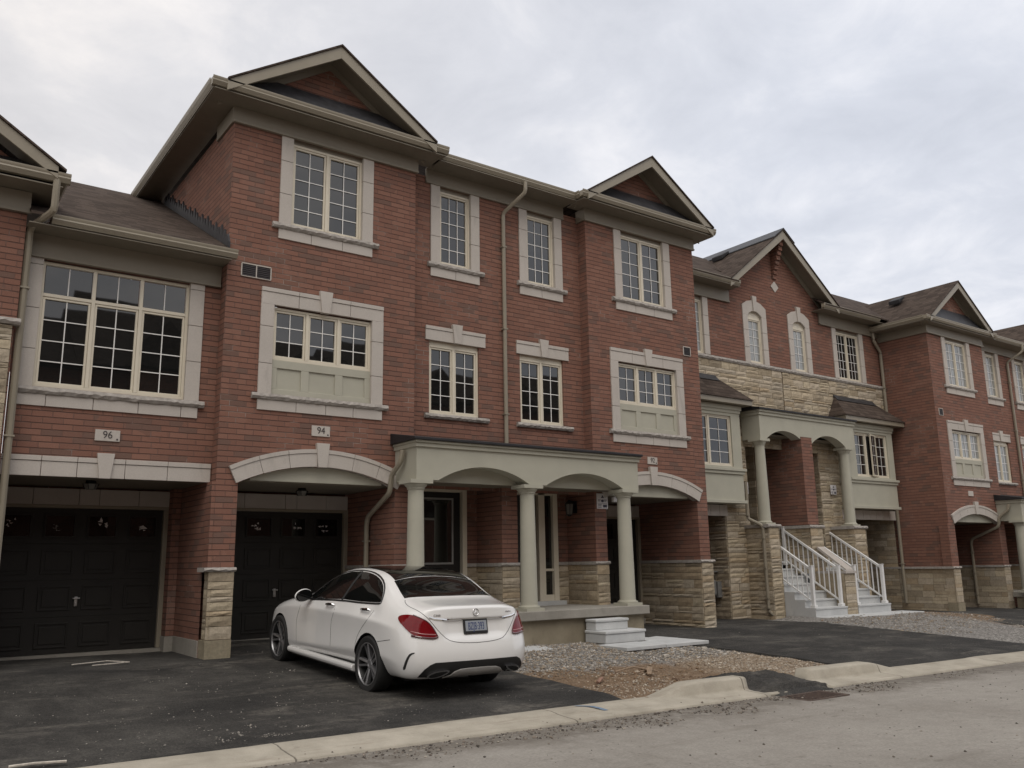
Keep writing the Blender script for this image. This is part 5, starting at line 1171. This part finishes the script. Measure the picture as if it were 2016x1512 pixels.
S += [
 st(-.42, .22, .785, .896, .475, .900, .66, .897, .83, .838, .955, .765, 1.06, .632, 1.112, .34, 1.124, 1.127),
 st(-.18, .20, .785, .904, .475, .893, .67, .904, .85, .843, .972, .772, 1.10, .645, 1.215, .36, 1.250, 1.262),
 st(.08, .19, .785, .907, .475, .892, .67, .906, .862, .785, .982, .757, 1.18, .628, 1.352, .34, 1.378, 1.387),
 st(.36, .19, .785, .908, .465, .892, .67, .907, .866, .846, .985, .742, 1.235, .608, 1.415, .33, 1.438, 1.445),
 st(.80, .19, .785, .909, .435, .892, .66, .908, .870, .848, .985, .735, 1.245, .598, 1.437, .32, 1.460, 1.465),
 st(1.20, .19, .785, .909, .405, .892, .65, .908, .868, .850, .98, .737, 1.225, .602, 1.412, .325, 1.440, 1.450),
 st(1.58, .19, .785, .907, .385, .892, .64, .906, .864, .851, .972, .748, 1.15, .618, 1.312, .335, 1.358, 1.375),
 st(1.95, .19, .785, .903, .365, .892, .63, .902, .856, .853, .955, .772, 1.035, .645, 1.125, .36, 1.18, 1.195),
 st(2.22, .20, .86, .895, .36, .902, .59, .890, .845, .850, .93, .765, .972, .62, .998, .34, 1.025, 1.035),
 st(2.60, .20, .855, .888, .37, .896, .58, .884, .825, .835, .90, .75, .94, .60, .96, .33, .975, .98),
 st(3.00, .20, .84, .872, .38, .882, .57, .866, .77, .805, .84, .72, .875, .58, .895, .32, .91, .915),
 st(3.28, .20, .80, .838, .38, .848, .56, .825, .71, .76, .775, .67, .805, .54, .825, .30, .838, .842),
 [(0, 3.45, .2), (.5, 3.45, .2), (.70, 3.42, .2), (.73, 3.46, .38), (.735, 3.46, .55), (.71, 3.43, .66), (.66, 3.40, .71), (.59, 3.39, .74), (.48, 3.38, .76), (.27, 3.38, .772), (0, 3.38, .776)],
 [(0, 3.58, .2), (.34, 3.58, .2), (.42, 3.59, .21), (.44, 3.63, .38), (.44, 3.63, .54), (.43, 3.59, .63), (.41, 3.55, .67), (.37, 3.52, .695), (.3, 3.50, .71), (.17, 3.48, .725), (0, 3.47, .73)],
 [(0, 3.61, .2), (0, 3.615, .2), (0, 3.63, .21), (0, 3.67, .38), (0, 3.67, .54), (0, 3.63, .63), (0, 3.58, .67), (0, 3.555, .695), (0, 3.53, .71), (0, 3.51, .722), (0, 3.49, .73)],
]
m = MB(); full = [[(-p[0], p[1], p[2]) for p in r[::-1]] + r[1:] for r in S]   # top centre .. bottom centre .. top centre
full = [[(-p[0], p[1], p[2]) for p in r][::-1][:-1] + r for r in S]
n = len(full[0])
for r in full: m.v += r
for i in range(len(full) - 1):
    for k in range(n - 1):
        m.f.append((i * n + k, (i + 1) * n + k, (i + 1) * n + k + 1, i * n + k + 1)); m.c.append(None); m.k.append(0)
body = build('body', m, ['paint', 'blackplastic'], car, smooth=True, local=True)
bm = bmesh.new(); bm.from_mesh(body.data); bmesh.ops.remove_doubles(bm, verts=bm.verts, dist=.0008)
bmesh.ops.dissolve_degenerate(bm, edges=bm.edges, dist=.0005); bmesh.ops.recalc_face_normals(bm, faces=bm.faces)
cr = bm.edges.layers.float.get('crease_edge') or bm.edges.layers.float.new('crease_edge')
def near(v, p, e=.004): return (abs(abs(v.co.x) - p[0]) < e and abs(v.co.y - p[1]) < e and abs(v.co.z - p[2]) < e)
rows = {5: .6, 3: .95, 8: .3}
for e in bm.edges:
    for j, wgt in rows.items():
        for a, b in zip(S[4:17], S[5:17]):
            if wgt and ((near(e.verts[0], a[j]) and near(e.verts[1], b[j])) or (near(e.verts[1], a[j]) and near(e.verts[0], b[j]))): e[cr] = wgt
    for a, b in zip(S[:4], S[1:4]):
        if (near(e.verts[0], a[7]) and near(e.verts[1], b[7])) or (near(e.verts[1], a[7]) and near(e.verts[0], b[7])): e[cr] = .75
for f in bm.faces: f.smooth = True
bm.to_mesh(body.data); bm.free()
ss = body.modifiers.new('s', 'SUBSURF'); ss.levels = 3; ss.render_levels = 3
def bake(o):
    dg = bpy.context.evaluated_depsgraph_get(); dg.update(); me = bpy.data.meshes.new_from_object(o.evaluated_get(dg), preserve_all_data_layers=True, depsgraph=dg); o.modifiers.clear(); o.data = me
bake(body)
def sst(x, a, b): t_ = max(0, min(1, (x - a) / (b - a))); return t_ * t_ * (3 - 2 * t_)
for v in body.data.vertices:                                  # hollow round the number plate, under the chrome strip
    c_ = v.co
    if c_.y < -.85: c_.y += .026 * sst(abs(c_.x), .46, .36) * sst(c_.z, .685, .765) * sst(c_.z, .928, .905)
bmv = bmesh.new(); bmv.from_mesh(body.data); BV = BVHTree.FromBMesh(bmv); bmv.free()
# wheel arches
cut = MB()
for yc in (0, 2.84):
    for sg in (-1, 1):
        N = 40; R = .362
        cut.prism([(yc + R * math.cos(2 * PI * i / N), .338 + R * math.sin(2 * PI * i / N)) for i in range(N)], sg * .58, sg * 1.2, 'x'); cut.prism([(yc - R, -.3), (yc + R, -.3), (yc + R, .3379), (yc - R, .3379)], sg * .581, sg * 1.199, 'x')
cutters = []
for q in range(2):
    mm = MB()
    for yc in (0, 2.84):
        for sg in (-1, 1):
            N = 40; R = .362
            if q == 0: mm.prism([(yc + R * math.cos(2 * PI * i / N), .338 + R * math.sin(2 * PI * i / N)) for i in range(N)], min(sg * .58, sg * 1.2), max(sg * .58, sg * 1.2), 'x')
            else: mm.prism([(yc - R * .985, -.3), (yc + R * .985, -.3), (yc + R * .985, .36), (yc - R * .985, .36)], min(sg * .581, sg * 1.199), max(sg * .581, sg * 1.199), 'x')
    co_ = build('cutter', mm, 'blackplastic', None, local=True); co_.matrix_world = car.matrix_world; cutters.append(co_)
    bo = body.modifiers.new('b', 'BOOLEAN'); bo.object = co_; bo.operation = 'DIFFERENCE'; bo.solver = 'EXACT'; bo.material_mode = 'TRANSFER'
bake(body)
for c in cutters: bpy.data.objects.remove(c)
try: body.data.set_sharp_from_angle(angle=math.radians(40))
except Exception: pass
dull(M['gglass'], 1.42)
# --- helpers that lay panels on the body
CI = car.matrix_world.inverted(); EYE = CI @ Vector((0, 0, 0))
FPX = 1705.8
def pxray(x, y):
    d = _r * ((x - 1008) / FPX) - _u * ((y - 756) / FPX) + _fw; return (CI.to_3x3() @ d).normalized()
def cast_px(x, y):
    d = pxray(x, y); h = BV.ray_cast(EYE, d)
    if h[0] is None:
        best = None
        for k in range(60): p = EYE + d * (8 + k * .1); q = BV.find_nearest(p); best = q if best is None or q[3] < best[3] else best
        h = best
    return h[0], h[1]
def cast_side(y, z, sg=-1):
    h = BV.ray_cast(Vector((sg * 3, y, z)), Vector((-sg, 0, 0))); return (h[0], h[1]) if h[0] else (Vector((sg * .6, y, z)), Vector((sg, 0, 0)))
def cast_top(x, y):
    h = BV.ray_cast(Vector((x, y, 3)), Vector((0, 0, -1))); return h[0], h[1]
def dens(poly, step, closed=True):
    out = []; n = len(poly)
    for i in range(n if closed else n - 1):
        a, b = Vector(poly[i]), Vector(poly[(i + 1) % n]); k = max(1, int((b - a).length / step))
        out += [tuple(a.lerp(b, q / k)) for q in range(k)]
    if not closed: out.append(tuple(poly[-1]))
    return out
def smooth2(poly, it=2, closed=True):
    for _ in range(it):
        q = []; n = len(poly); rng = range(n) if closed else range(n - 1)
        if not closed: q.append(poly[0])
        for i in rng:
            a, b = poly[i], poly[(i + 1) % n]; q += [(a[0] * .75 + b[0] * .25, a[1] * .75 + b[1] * .25), (a[0] * .25 + b[0] * .75, a[1] * .25 + b[1] * .75)]
        if not closed: q.append(poly[-1])
        poly = q
    return poly
def inside(p, poly):
    c = False; n = len(poly); j = n - 1
    for i in range(n):
        if (poly[i][1] > p[1]) != (poly[j][1] > p[1]) and p[0] < (poly[j][0] - poly[i][0]) * (p[1] - poly[i][1]) / (poly[j][1] - poly[i][1]) + poly[i][0]: c = not c
        j = i
    return c
def skin(name, poly, cast, step, mat, parent, off=.004, mirror=False, deep=.012, sm=1):
    P = dens(smooth2(poly, sm) if sm else poly, step); xs = [p[0] for p in P]; ys = [p[1] for p in P]; pts = [Vector(p[:2]) for p in P]; ne = len(pts)
    y = min(ys) + step / 2
    while y < max(ys):
        x = min(xs) + step / 2
        while x < max(xs):
            if inside((x, y), P) and min((x - p[0]) ** 2 + (y - p[1]) ** 2 for p in P) > (step * .45) ** 2: pts.append(Vector((x, y)))
            x += step
        y += step
    vo, ed, fa, *_ = delaunay_2d_cdt(pts, [], [list(range(ne))], 1, 1e-7)
    m = MB(); lo = []
    for v in vo:
        p, nn = cast(v.x, v.y); m.v.append(tuple(p + nn * off)); lo.append(tuple(p - nn * deep))
    m.f = [tuple(f) for f in fa]; b = len(m.v); m.v += lo
    for i in range(ne): j = (i + 1) % ne; m.f.append((i, j, b + j, b + i))
    if mirror == 'only' or mirror:
        k = len(m.v); m2 = [(-p[0], p[1], p[2]) for p in m.v]; f2 = [tuple(k + i for i in f[::-1]) for f in m.f]
        if mirror == 'merge': m.v += m2; m.f += f2
    m.c = [None] * len(m.f); m.k = [0] * len(m.f)
    o = build(name, m, mat, parent, local=True, smooth=True, sharp=50)
    if mirror is True or mirror == 'two':
        q = MB(); q.v = m2; q.f = [tuple(i - k for i in f) for f in f2]; q.c = [None] * len(q.f); q.k = [0] * len(q.f)
        o2 = build(name, q, mat, parent, local=True, smooth=True, sharp=50); return o, o2
    return o
def line(m, pts, cast, wd, off=.0025, step=.02, mirror=True, closed=False, sm=1):
    P = dens(smooth2(pts, sm, closed) if sm else pts, step, closed); H = [cast(*p[:2]) for p in P]; rows = []
    for i, (p, nn) in enumerate(H):
        a = H[i - 1][0] if (i or closed) else p; b = H[(i + 1) % len(H)][0] if (i < len(H) - 1 or closed) else p
        tg = (b - a)
        if tg.length < 1e-6: tg = Vector((0, 1, 0))
        s = tg.normalized().cross(nn).normalized() * wd / 2; rows.append((p + nn * off - s, p + nn * (off + wd * .25), p + nn * off + s))
    K = range(len(rows) if closed else len(rows) - 1)
    for i in K:
        A, B = rows[i], rows[(i + 1) % len(rows)]
        for k in (0, 1):
            m.quad(A[k], B[k], B[k + 1], A[k + 1])
            if mirror: m.quad(*[(-p.x, p.y, p.z) for p in (A[k], A[k + 1], B[k + 1], B[k])])
ZB = lambda a, b: (510 + a / 3.733, 1090 + b / 3.733)
ZC = lambda a, b: (560 + a / 7.56, 1100 + b / 7.56)
ZD = lambda a, b: (740 + a / 5.2125, 1090 + b / 5.2125)
D = lambda L: [ZD(*p) for p in L]
# glass
fw_ = [(1.93, .968), (1.885, 1.06), (1.66, 1.205), (1.36, 1.318), (1.06, 1.372), (.80, 1.390), (.765, 1.390), (.90, 1.035)]
rw_ = [(.73, 1.390), (.50, 1.382), (.28, 1.348), (.10, 1.285), (-.02, 1.19), (-.085, 1.075), (-.06, 1.060), (.31, 1.042), (.72, 1.037), (.855, 1.036), (.872, 1.036), (.865, 1.055), (.80, 1.22), (.738, 1.375)]
skin('side_window', fw_, cast_side, .045, 'carglass', body, .004, True, sm=0); skin('side_window', rw_, cast_side, .045, 'carglass', body, .004, True, sm=1)
k = MB(); line(k, [(1.95, .955), (1.90, 1.066), (1.66, 1.218), (1.36, 1.334), (1.06, 1.389), (.78, 1.406), (.50, 1.398), (.27, 1.362), (.085, 1.296), (-.04, 1.195), (-.108, 1.065), (-.07, 1.043), (.31, 1.026), (.88, 1.018), (1.5, .985)], cast_side, .022, .004, .03, closed=True, mirror=False); build('window_trim', k, 'darkchrome', body, local=True, smooth=True); k2 = MB(); k2.v = [(-p[0], p[1], p[2]) for p in k.v]; k2.f = k.f; k2.c = k.c; k2.k = k.k; build('window_trim', k2, 'darkchrome', body, local=True, smooth=True)
k = MB(); line(k, [(.75, 1.388), (.895, 1.018)], cast_side, .05, .005, .03, sm=0); build('pillar_cover', k, 'blackplastic', body, local=True, smooth=True)
skin('rear_window', [(-.63, -.385), (-.3, -.41), (0, -.418), (.3, -.41), (.63, -.385), (.60, -.2), (.568, .0), (.3, .035), (0, .045), (-.3, .035), (-.568, .0), (-.60, -.2)], cast_top, .05, 'carglass', body, .003, sm=0)
skin('glass_roof', [(-.55, .01), (-.3, .05), (0, .06), (.3, .05), (.55, .01), (.525, .4), (.525, .9), (.535, 1.3), (.3, 1.38), (0, 1.41), (-.3, 1.38), (-.535, 1.3), (-.525, .9), (-.525, .4)], cast_top, .06, 'roofglass', body, .004, sm=0)
skin('windscreen', [(-.60, 1.36), (-.3, 1.44), (0, 1.47), (.3, 1.44), (.60, 1.36), (.66, 1.85), (.66, 2.02), (.3, 2.12), (0, 2.15), (-.3, 2.12), (-.66, 2.02), (-.66, 1.85)], cast_top, .06, 'carglass', body, .003, sm=0)
# lamps
lamp_out = D([(230, 660), (250, 637), (310, 628), (385, 633), (470, 668), (532, 700), (590, 768), (634, 852), (600, 866), (520, 862), (440, 850), (380, 836), (320, 785), (268, 725), (240, 690)])
lamps = skin('tail_lamp', lamp_out, cast_px, 4.0, 'red', body, .010, True, sm=1)
for q, mir in ((0, 1), (1, -1)):
    k = MB(); line(k, D([(360, 800), (440, 822), (520, 832), (615, 834)]), cast_px, .012, .0125, 3, mirror=False)
    if mir < 0: k.v = [(-p[0], p[1], p[2]) for p in k.v]
    build('lamp_strip', k, 'clearlens', lamps[q], local=True)
    k = MB(); line(k, D([(365, 845), (450, 860), (540, 870), (600, 872), (636, 856)]), cast_px, .022, .0115, 3, mirror=False); line(k, D([(634, 852), (590, 768), (532, 700), (470, 668), (385, 633)]), cast_px, .012, .0115, 3, mirror=False)
    if mir < 0: k.v = [(-p[0], p[1], p[2]) for p in k.v]
    build('lamp_rim', k, 'deepred', lamps[q], local=True)
# shut lines
k = MB(); g_ = .0065
line(k, D([(300, 478), (300, 505), (335, 542), (440, 590), (520, 650), (570, 705), (650, 805), (738, 886), (820, 908), (930, 915), (1063, 910)]), cast_px, g_, .0012, 4)
line(k, D([(15, 902), (145, 884)]), cast_px, g_, .0012, 4)
for L in ([(238, 690), (225, 740), (190, 850), (175, 950), (176, 1250)], [(748, 740), (722, 830), (690, 950), (680, 1300)], [(1335, 770), (1232, 905), (1130, 1050), (1062, 1200), (1045, 1335)]): line(k, [ZC(*p) for p in L], cast_px, g_, .0012, 4)
line(k, [ZB(*p) for p in ((225, 697), (470, 745), (712, 797))], cast_px, .009, .0012, 4)
build('panel_gaps', k, 'gap', body, local=True)
# side skirts, handles, mirrors
for sg in (-1, 1):
    m = MB(); m.prism([(.835, .185), (.885, .20), (.905, .235), (.895, .275), (.84, .285)], 0, 1, 'y'); m.v = [(sg * p[0], .40 + p[1] * 2.06, p[2]) for p in m.v]; build('side_skirt', m, 'paint', body, local=True, bevel=.012)
    for (y, z) in ((1.14, .937), (.175, .945)):
        p, nn = cast_side(y, z, sg); m = MB(); m.tube([p + nn * .012 + Vector((0, -.12, .006)), p + nn * .032 + Vector((0, -.10, .006)), p + nn * .036 + Vector((0, .02, 0)), p + nn * .03 + Vector((0, .09, -.004)), p + nn * .008 + Vector((0, .12, -.004))], [.012, .018, .019, .017, .010], 10, flat=1.0); build('door_handle', m, 'chrome', body, local=True, smooth=True)
    bmm = bmesh.new(); bmesh.ops.create_uvsphere(bmm, u_segments=24, v_segments=14, radius=1)
    for v in bmm.verts:
        v.co = Vector((v.co.x * .125, v.co.y * (.075 if v.co.y > 0 else .045), v.co.z * .088)); v.co.z += v.co.x * .12 * -sg
    me = bpy.data.meshes.new('wing_mirror'); bmm.to_mesh(me); bmm.free(); me.materials.append(M['paint']); me.shade_smooth()
    mc = Vector((sg * .985, 1.80, 1.025)); mo = bpy.data.objects.new('wing_mirror', me); C.objects.link(mo); mo.parent = body
    for v in me.vertices: v.co += mc
    m = MB(); N = 24; ring = [(mc.x + .108 * math.cos(2 * PI * i / N), mc.y - .050, mc.z + .073 * math.sin(2 * PI * i / N) - sg * .12 * .108 * math.cos(2 * PI * i / N)) for i in range(N)]; m.quad(*ring); ring2 = [(p[0] + (p[0] - mc.x) * .1, p[1] + .03, p[2] + (p[2] - mc.z) * .1) for p in ring]
    for i in range(N): j = (i + 1) % N; m.quad(ring[i], ring[j], ring2[j], ring2[i])
    build('mirror_glass', m, 'carglass', mo, local=True)
    m = MB(); m.tube([(sg * .80, 1.86, .985), (sg * .90, 1.82, .975), (sg * .97, 1.81, .97)], [.03, .026, .02], 8, flat=.6); build('mirror_arm', m, 'blackplastic', mo, local=True, smooth=True)
# rear bumper
blk = D([(425, 1270), (500, 1190), (560, 1145), (615, 1121), (800, 1108), (960, 1096), (1063, 1088), (1063, 1158), (960, 1168), (870, 1180), (810, 1203), (760, 1240), (690, 1262), (560, 1271)])
skin('bumper_insert', blk, cast_px, 4.5, 'blackplastic', body, .004, 'merge', sm=0)
skin('diffuser', D([(872, 1184), (960, 1172), (1063, 1162), (1063, 1240), (900, 1252), (680, 1274), (765, 1242), (815, 1206)]), cast_px, 4.5, 'silver', body, .010, 'merge', sm=0)
ex = D([(512, 1257), (545, 1228), (620, 1200), (700, 1190), (755, 1190), (742, 1212), (690, 1240), (620, 1262), (550, 1268)])
a_, b_ = skin('exhaust_tip', ex, cast_px, 4, 'chrome', body, .022, True, sm=1)
exi = D([(535, 1254), (565, 1232), (630, 1209), (700, 1200), (735, 1200), (722, 1212), (680, 1234), (620, 1252), (560, 1260)])
c_, d_ = skin('exhaust_opening', exi, cast_px, 4, 'blackplastic', a_, .0245, True, sm=1); d_.parent = b_
skin('air_fin', D([(398, 1014), (352, 1024), (322, 1058), (296, 1120), (274, 1190), (300, 1196), (316, 1140), (340, 1075), (362, 1042), (400, 1024)]), cast_px, 3, 'blackplastic', body, .003, True, sm=1)
# boot: chrome strip, plate, emblem, badges
k = MB(); line(k, D([(545, 655), (600, 672), (700, 680), (800, 676), (900, 668), (1063, 660)]), cast_px, .026, .006, 4, sm=0); build('chrome_strip', k, 'chrome', body, local=True, smooth=True)
pc, pn = cast_px(*ZD(1028, 749)); pc = Vector((0, pc.y - .012, .832)); tl = math.radians(12)
RX = Matrix.Rotation(-tl, 4, 'X'); PM = Matrix.Translation(pc) @ RX
def tf(m, M4): m.v = [tuple(M4 @ Vector(p)) for p in m.v]; return m
m = MB(); a, b = .168, .083
m.box(-a, a, -.012, .03, -b, b); pl = build('licence_plate', tf(m, PM), 'blackplastic', body, local=True, bevel=.006)
m = MB(); m.box(-.150, .150, -.0145, -.010, -.052, .066); build('plate_face', tf(m, PM), 'plateface', pl, local=True, bevel=.003)
def cartext(name, body_, size, mat, parent, M4, sx=1, ex_=.0012, offset=0):
    o = text_obj(name, body_, size, mat, None, (0, 0, 0), rot=Matrix.Rotation(PI / 2, 4, 'X'), extrude=ex_, sx=sx, offset=offset); o.data.transform(M4); o.parent = parent; return o
cartext('plate_number', 'BZJB\u00b7393', .122, 'plateblue', pl, PM @ Matrix.Translation((0, -.0155, .0)), .50, offset=.0)
m = MB()
for x in (-.085, .085): m.lathe([(.006, -.003), (.006, .002)], x, 0, 10)
m.v = [(p[0], p[2] - .0155, p[1] + .058) for p in m.v]; build('plate_screws', tf(m, PM), 'steel', pl, local=True)
ec, en = cast_px(*ZD(1040, 597)); ec = Vector((0, ec.y, .995)); h = BV.ray_cast(Vector((0, -3, .995)), Vector((0, 1, 0))); ec = h[0]; en = h[1]
EM = Matrix.Translation(ec + en * .004) @ en.to_track_quat('Z', 'Y').to_matrix().to_4x4()
m = MB(); N = 40; R = .040
m.tube([(R * math.cos(2 * PI * i / N), R * math.sin(2 * PI * i / N), .004) for i in range(N + 1)], .0042, 8)
for i in range(3):
    an = PI / 2 + i * 2 * PI / 3; d = Vector((math.cos(an), math.sin(an), 0)); s = Vector((-d.y, d.x, 0)); A = d * R; 
    for q in (-1, 1): m.quad(A + Vector((0, 0, .004)), s * q * .0075 + d * .004 + Vector((0, 0, .001)), Vector((0, 0, .011)))
build('boot_emblem', tf(m, EM), 'chrome', body, local=True)
for (txt, px, sz) in (('C300', ZD(626, 637), .034), ('4MATIC', ZD(1343, 606), .024)):
    p, nn = cast_px(*px)
    if txt == '4MATIC': p2 = BV.ray_cast(Vector((.50, -3, .985)), Vector((0, 1, 0))); p, nn = p2[0], p2[1]
    f = Vector((nn.x, nn.y, 0)).normalized(); ang = math.atan2(f.x, -f.y); cartext('boot_badge', txt, sz, 'chrome', body, Matrix.Translation(p + nn * .003) @ Matrix.Rotation(ang, 4, 'Z') @ Matrix.Rotation(-math.radians(8), 4, 'X'), 1.15, .002)
# underside and wheels
m = MB(); m.box(-.56, .56, -.35, 3.3, .16, .42); m.box(-.84, .84, .42, 2.42, .17, .3); build('underbody_light_stop', m, 'blackplastic', body, local=True)  # dark boxes added under the body to stop light passing
def wheel(x, y, sg):
    prof = [(.235, -.10), (.275, -.113), (.312, -.112), (.328, -.095), (.334, -.06), (.334, .06), (.328, .095), (.312, .112), (.275, .113), (.245, .10), (.235, .06)]
    T = Matrix.Translation((x, y, .335)) @ Matrix.Rotation(sg * PI / 2, 4, 'Y')           # local z points outwards
    m = MB(); N = 64
    rings = []
    for r, z in prof:
        b = len(m.v); rings.append(b)
        for q in range(N): m.v.append((r * math.cos(2 * PI * q / N), r * math.sin(2 * PI * q / N), z))
    for a, b in zip(rings, rings[1:]):
        for q in range(N): w = (q + 1) % N; m.f.append((a + q, a + w, b + w, b + q)); m.c.append(None); m.k.append(0)
    t = build('wheel', tf(m, T), 'tyre', car, local=True, smooth=True)
    m = MB(); rings = []
    for r, z in ((.246, .098), (.252, .106), (.243, .108), (.236, .092)):
        b = len(m.v); rings.append(b)
        for q in range(N): m.v.append((r * math.cos(2 * PI * q / N), r * math.sin(2 * PI * q / N), z))
    for a, b in zip(rings, rings[1:]):
        for q in range(N): w = (q + 1) % N; m.f.append((a + q, a + w, b + w, b + q)); m.c.append(None); m.k.append(0)
    rim = build('rim', tf(m, T), 'gun', t, local=True, smooth=True)
    m = MB(); m.lathe([(.234, .09), (.222, .05), (.215, -.08)], 0, 0, 48); m.f = m.f[:-2]; m.c = m.c[:-2]; m.k = m.k[:-2]; build('rim_barrel', tf(m, T), 'blackplastic', t, local=True, smooth=True)
    m = MB()
    for i in range(5):
        an = 2 * PI * i / 5 + .32; d = Vector((math.cos(an), math.sin(an), 0)); s = Vector((-d.y, d.x, 0))
        for q in (-1, 1):
            i0, i1, o0, o1 = d * .045 + s * q * .002, d * .05 + s * q * .030, d * .238 + s * q * .030, d * .234 + s * q * .056
            zi, zo = .072, .094; top = [i0 + Vector((0, 0, zi)), i1 + Vector((0, 0, zi - .01)), o1 + Vector((0, 0, zo - .006)), o0 + Vector((0, 0, zo))]; bot = [p - Vector((0, 0, .045)) for p in top]
            m.quad(*top); m.quad(*bot)
            for a in range(4): b = (a + 1) % 4; m.quad(top[a], top[b], bot[b], bot[a])
    m.lathe([(.068, .03), (.066, .066), (.05, .074), (.034, .075), (.032, .069)], 0, 0, 30); build('spokes', tf(m, T), 'gun', t, local=True, bevel=.003)
    m = MB(); m.lathe([(.155, .0), (.155, .02), (.07, .022)], 0, 0, 40); m.lathe([(.228, -.09), (.228, -.085)], 0, 0, 40); build('brake_disc', tf(m, T), 'blackplastic', t, local=True, smooth=True)
for (x, y, sg) in ((-.79, 0, -1), (.79, 0, 1), (-.79, 2.84, -1), (.79, 2.84, 1)): wheel(x, y, sg)
# ------------------------------------------------------------------ sky, light, camera
w = bpy.data.worlds.new("World"); bpy.context.scene.world = w; w.use_nodes = True
t = w.node_tree; bg = t.nodes['Background']; bg.inputs['Strength'].default_value = .1
SUN_EL, SUN_AZ = 58, 205
sky = t.nodes.new('ShaderNodeTexSky'); sky.sky_type = 'NISHITA'; sky.sun_disc = False; sky.sun_elevation = math.radians(SUN_EL); sky.sun_rotation = math.radians(SUN_AZ); sky.dust_density = 4; sky.air_density = 1.2
tc = t.nodes.new('ShaderNodeTexCoord'); sp = t.nodes.new('ShaderNodeSeparateXYZ'); t.links.new(tc.outputs['Generated'], sp.inputs[0])
def mt(op, a, b):
    n = t.nodes.new('ShaderNodeMath'); n.operation = op
    for i, v in enumerate((a, b)):
        if isinstance(v, (int, float)): n.inputs[i].default_value = v
        else: t.links.new(v, n.inputs[i])
    return n.outputs[0]
den = mt('ADD', mt('MAXIMUM', sp.outputs[2], 0.0), .22)
cb = t.nodes.new('ShaderNodeCombineXYZ'); t.links.new(mt('DIVIDE', sp.outputs[0], den), cb.inputs[0]); t.links.new(mt('DIVIDE', sp.outputs[1], den), cb.inputs[1])
def ns(scale, detail, rough, dist, off):
    mp = t.nodes.new('ShaderNodeMapping'); t.links.new(cb.outputs[0], mp.inputs[0]); mp.inputs['Location'].default_value = off
    n = t.nodes.new('ShaderNodeTexNoise'); t.links.new(mp.outputs[0], n.inputs['Vector']); n.inputs['Scale'].default_value = scale; n.inputs['Detail'].default_value = detail; n.inputs['Roughness'].default_value = rough; n.inputs['Distortion'].default_value = dist
    return n.outputs['Fac']
f = mt('ADD', mt('MULTIPLY', ns(1.5, 9, .55, .3, (3.1, 1.7, 0)), .66), mt('MULTIPLY', ns(4.6, 9, .62, .5, (8, 2, 0)), .34))
r = t.nodes.new('ShaderNodeValToRGB'); t.links.new(f, r.inputs[0]); e = r.color_ramp.elements
e[0].position = .36; e[0].color = (.465, .482, .52, 1); e[1].position = .68; e[1].color = (.80, .785, .77, 1)
for p, c in ((.46, (.53, .545, .58, 1)), (.55, (.635, .638, .655, 1))): q = e.new(p); q.color = c
warm = t.nodes.new('ShaderNodeMix'); warm.data_type = 'RGBA'; warm.blend_type = 'MULTIPLY'; warm.inputs[0].default_value = 1
sm = t.nodes.new('ShaderNodeMapRange'); t.links.new(sp.outputs[0], sm.inputs['Value']); sm.inputs['From Min'].default_value = -.1; sm.inputs['From Max'].default_value = .75
tint = t.nodes.new('ShaderNodeMix'); tint.data_type = 'RGBA'; t.links.new(sm.outputs['Result'], tint.inputs[0]); tint.inputs[6].default_value = (1.09, 1.025, .955, 1); tint.inputs[7].default_value = (.985, .995, 1.03, 1)
t.links.new(r.outputs['Color'], warm.inputs[6]); t.links.new(tint.outputs[2], warm.inputs[7])
ten = t.nodes.new('ShaderNodeMix'); ten.data_type = 'RGBA'; ten.blend_type = 'MULTIPLY'; ten.inputs[0].default_value = 1; ten.inputs[7].default_value = (9.6, 9.6, 9.6, 1); ten.clamp_result = False
t.links.new(warm.outputs[2], ten.inputs[6])
mx = t.nodes.new('ShaderNodeMix'); mx.data_type = 'RGBA'; mx.inputs[0].default_value = .96; t.links.new(sky.outputs[0], mx.inputs[6]); t.links.new(ten.outputs[2], mx.inputs[7]); t.links.new(mx.outputs[2], bg.inputs['Color'])
L = bpy.data.lights.new('Sun', 'SUN'); L.energy = .8; L.angle = math.radians(40); L.color = (1, .945, .87); lo = bpy.data.objects.new('Sun', L); C.objects.link(lo)
el, az = math.radians(SUN_EL), math.radians(SUN_AZ); sd = Vector((math.sin(az) * math.cos(el), math.cos(az) * math.cos(el), math.sin(el)))
lo.rotation_euler = sd.to_track_quat('Z', 'Y').to_euler(); lo.location = (0, -5, 20)
cam = bpy.data.cameras.new('Camera'); co = bpy.data.objects.new('Camera', cam); C.objects.link(co); bpy.context.scene.camera = co
cam.sensor_width = 36; cam.lens = 1705.8 / 2016 * 36; cam.clip_end = 2000; cam.clip_start = .05
co.matrix_world = CAM
sc = bpy.context.scene; sc.view_settings.view_transform = 'Standard'; sc.view_settings.look = 'None'; sc.view_settings.exposure = .56; sc.view_settings.gamma = 1
try: sc.cycles.max_bounces = 8; sc.cycles.use_denoising = True
except Exception: pass
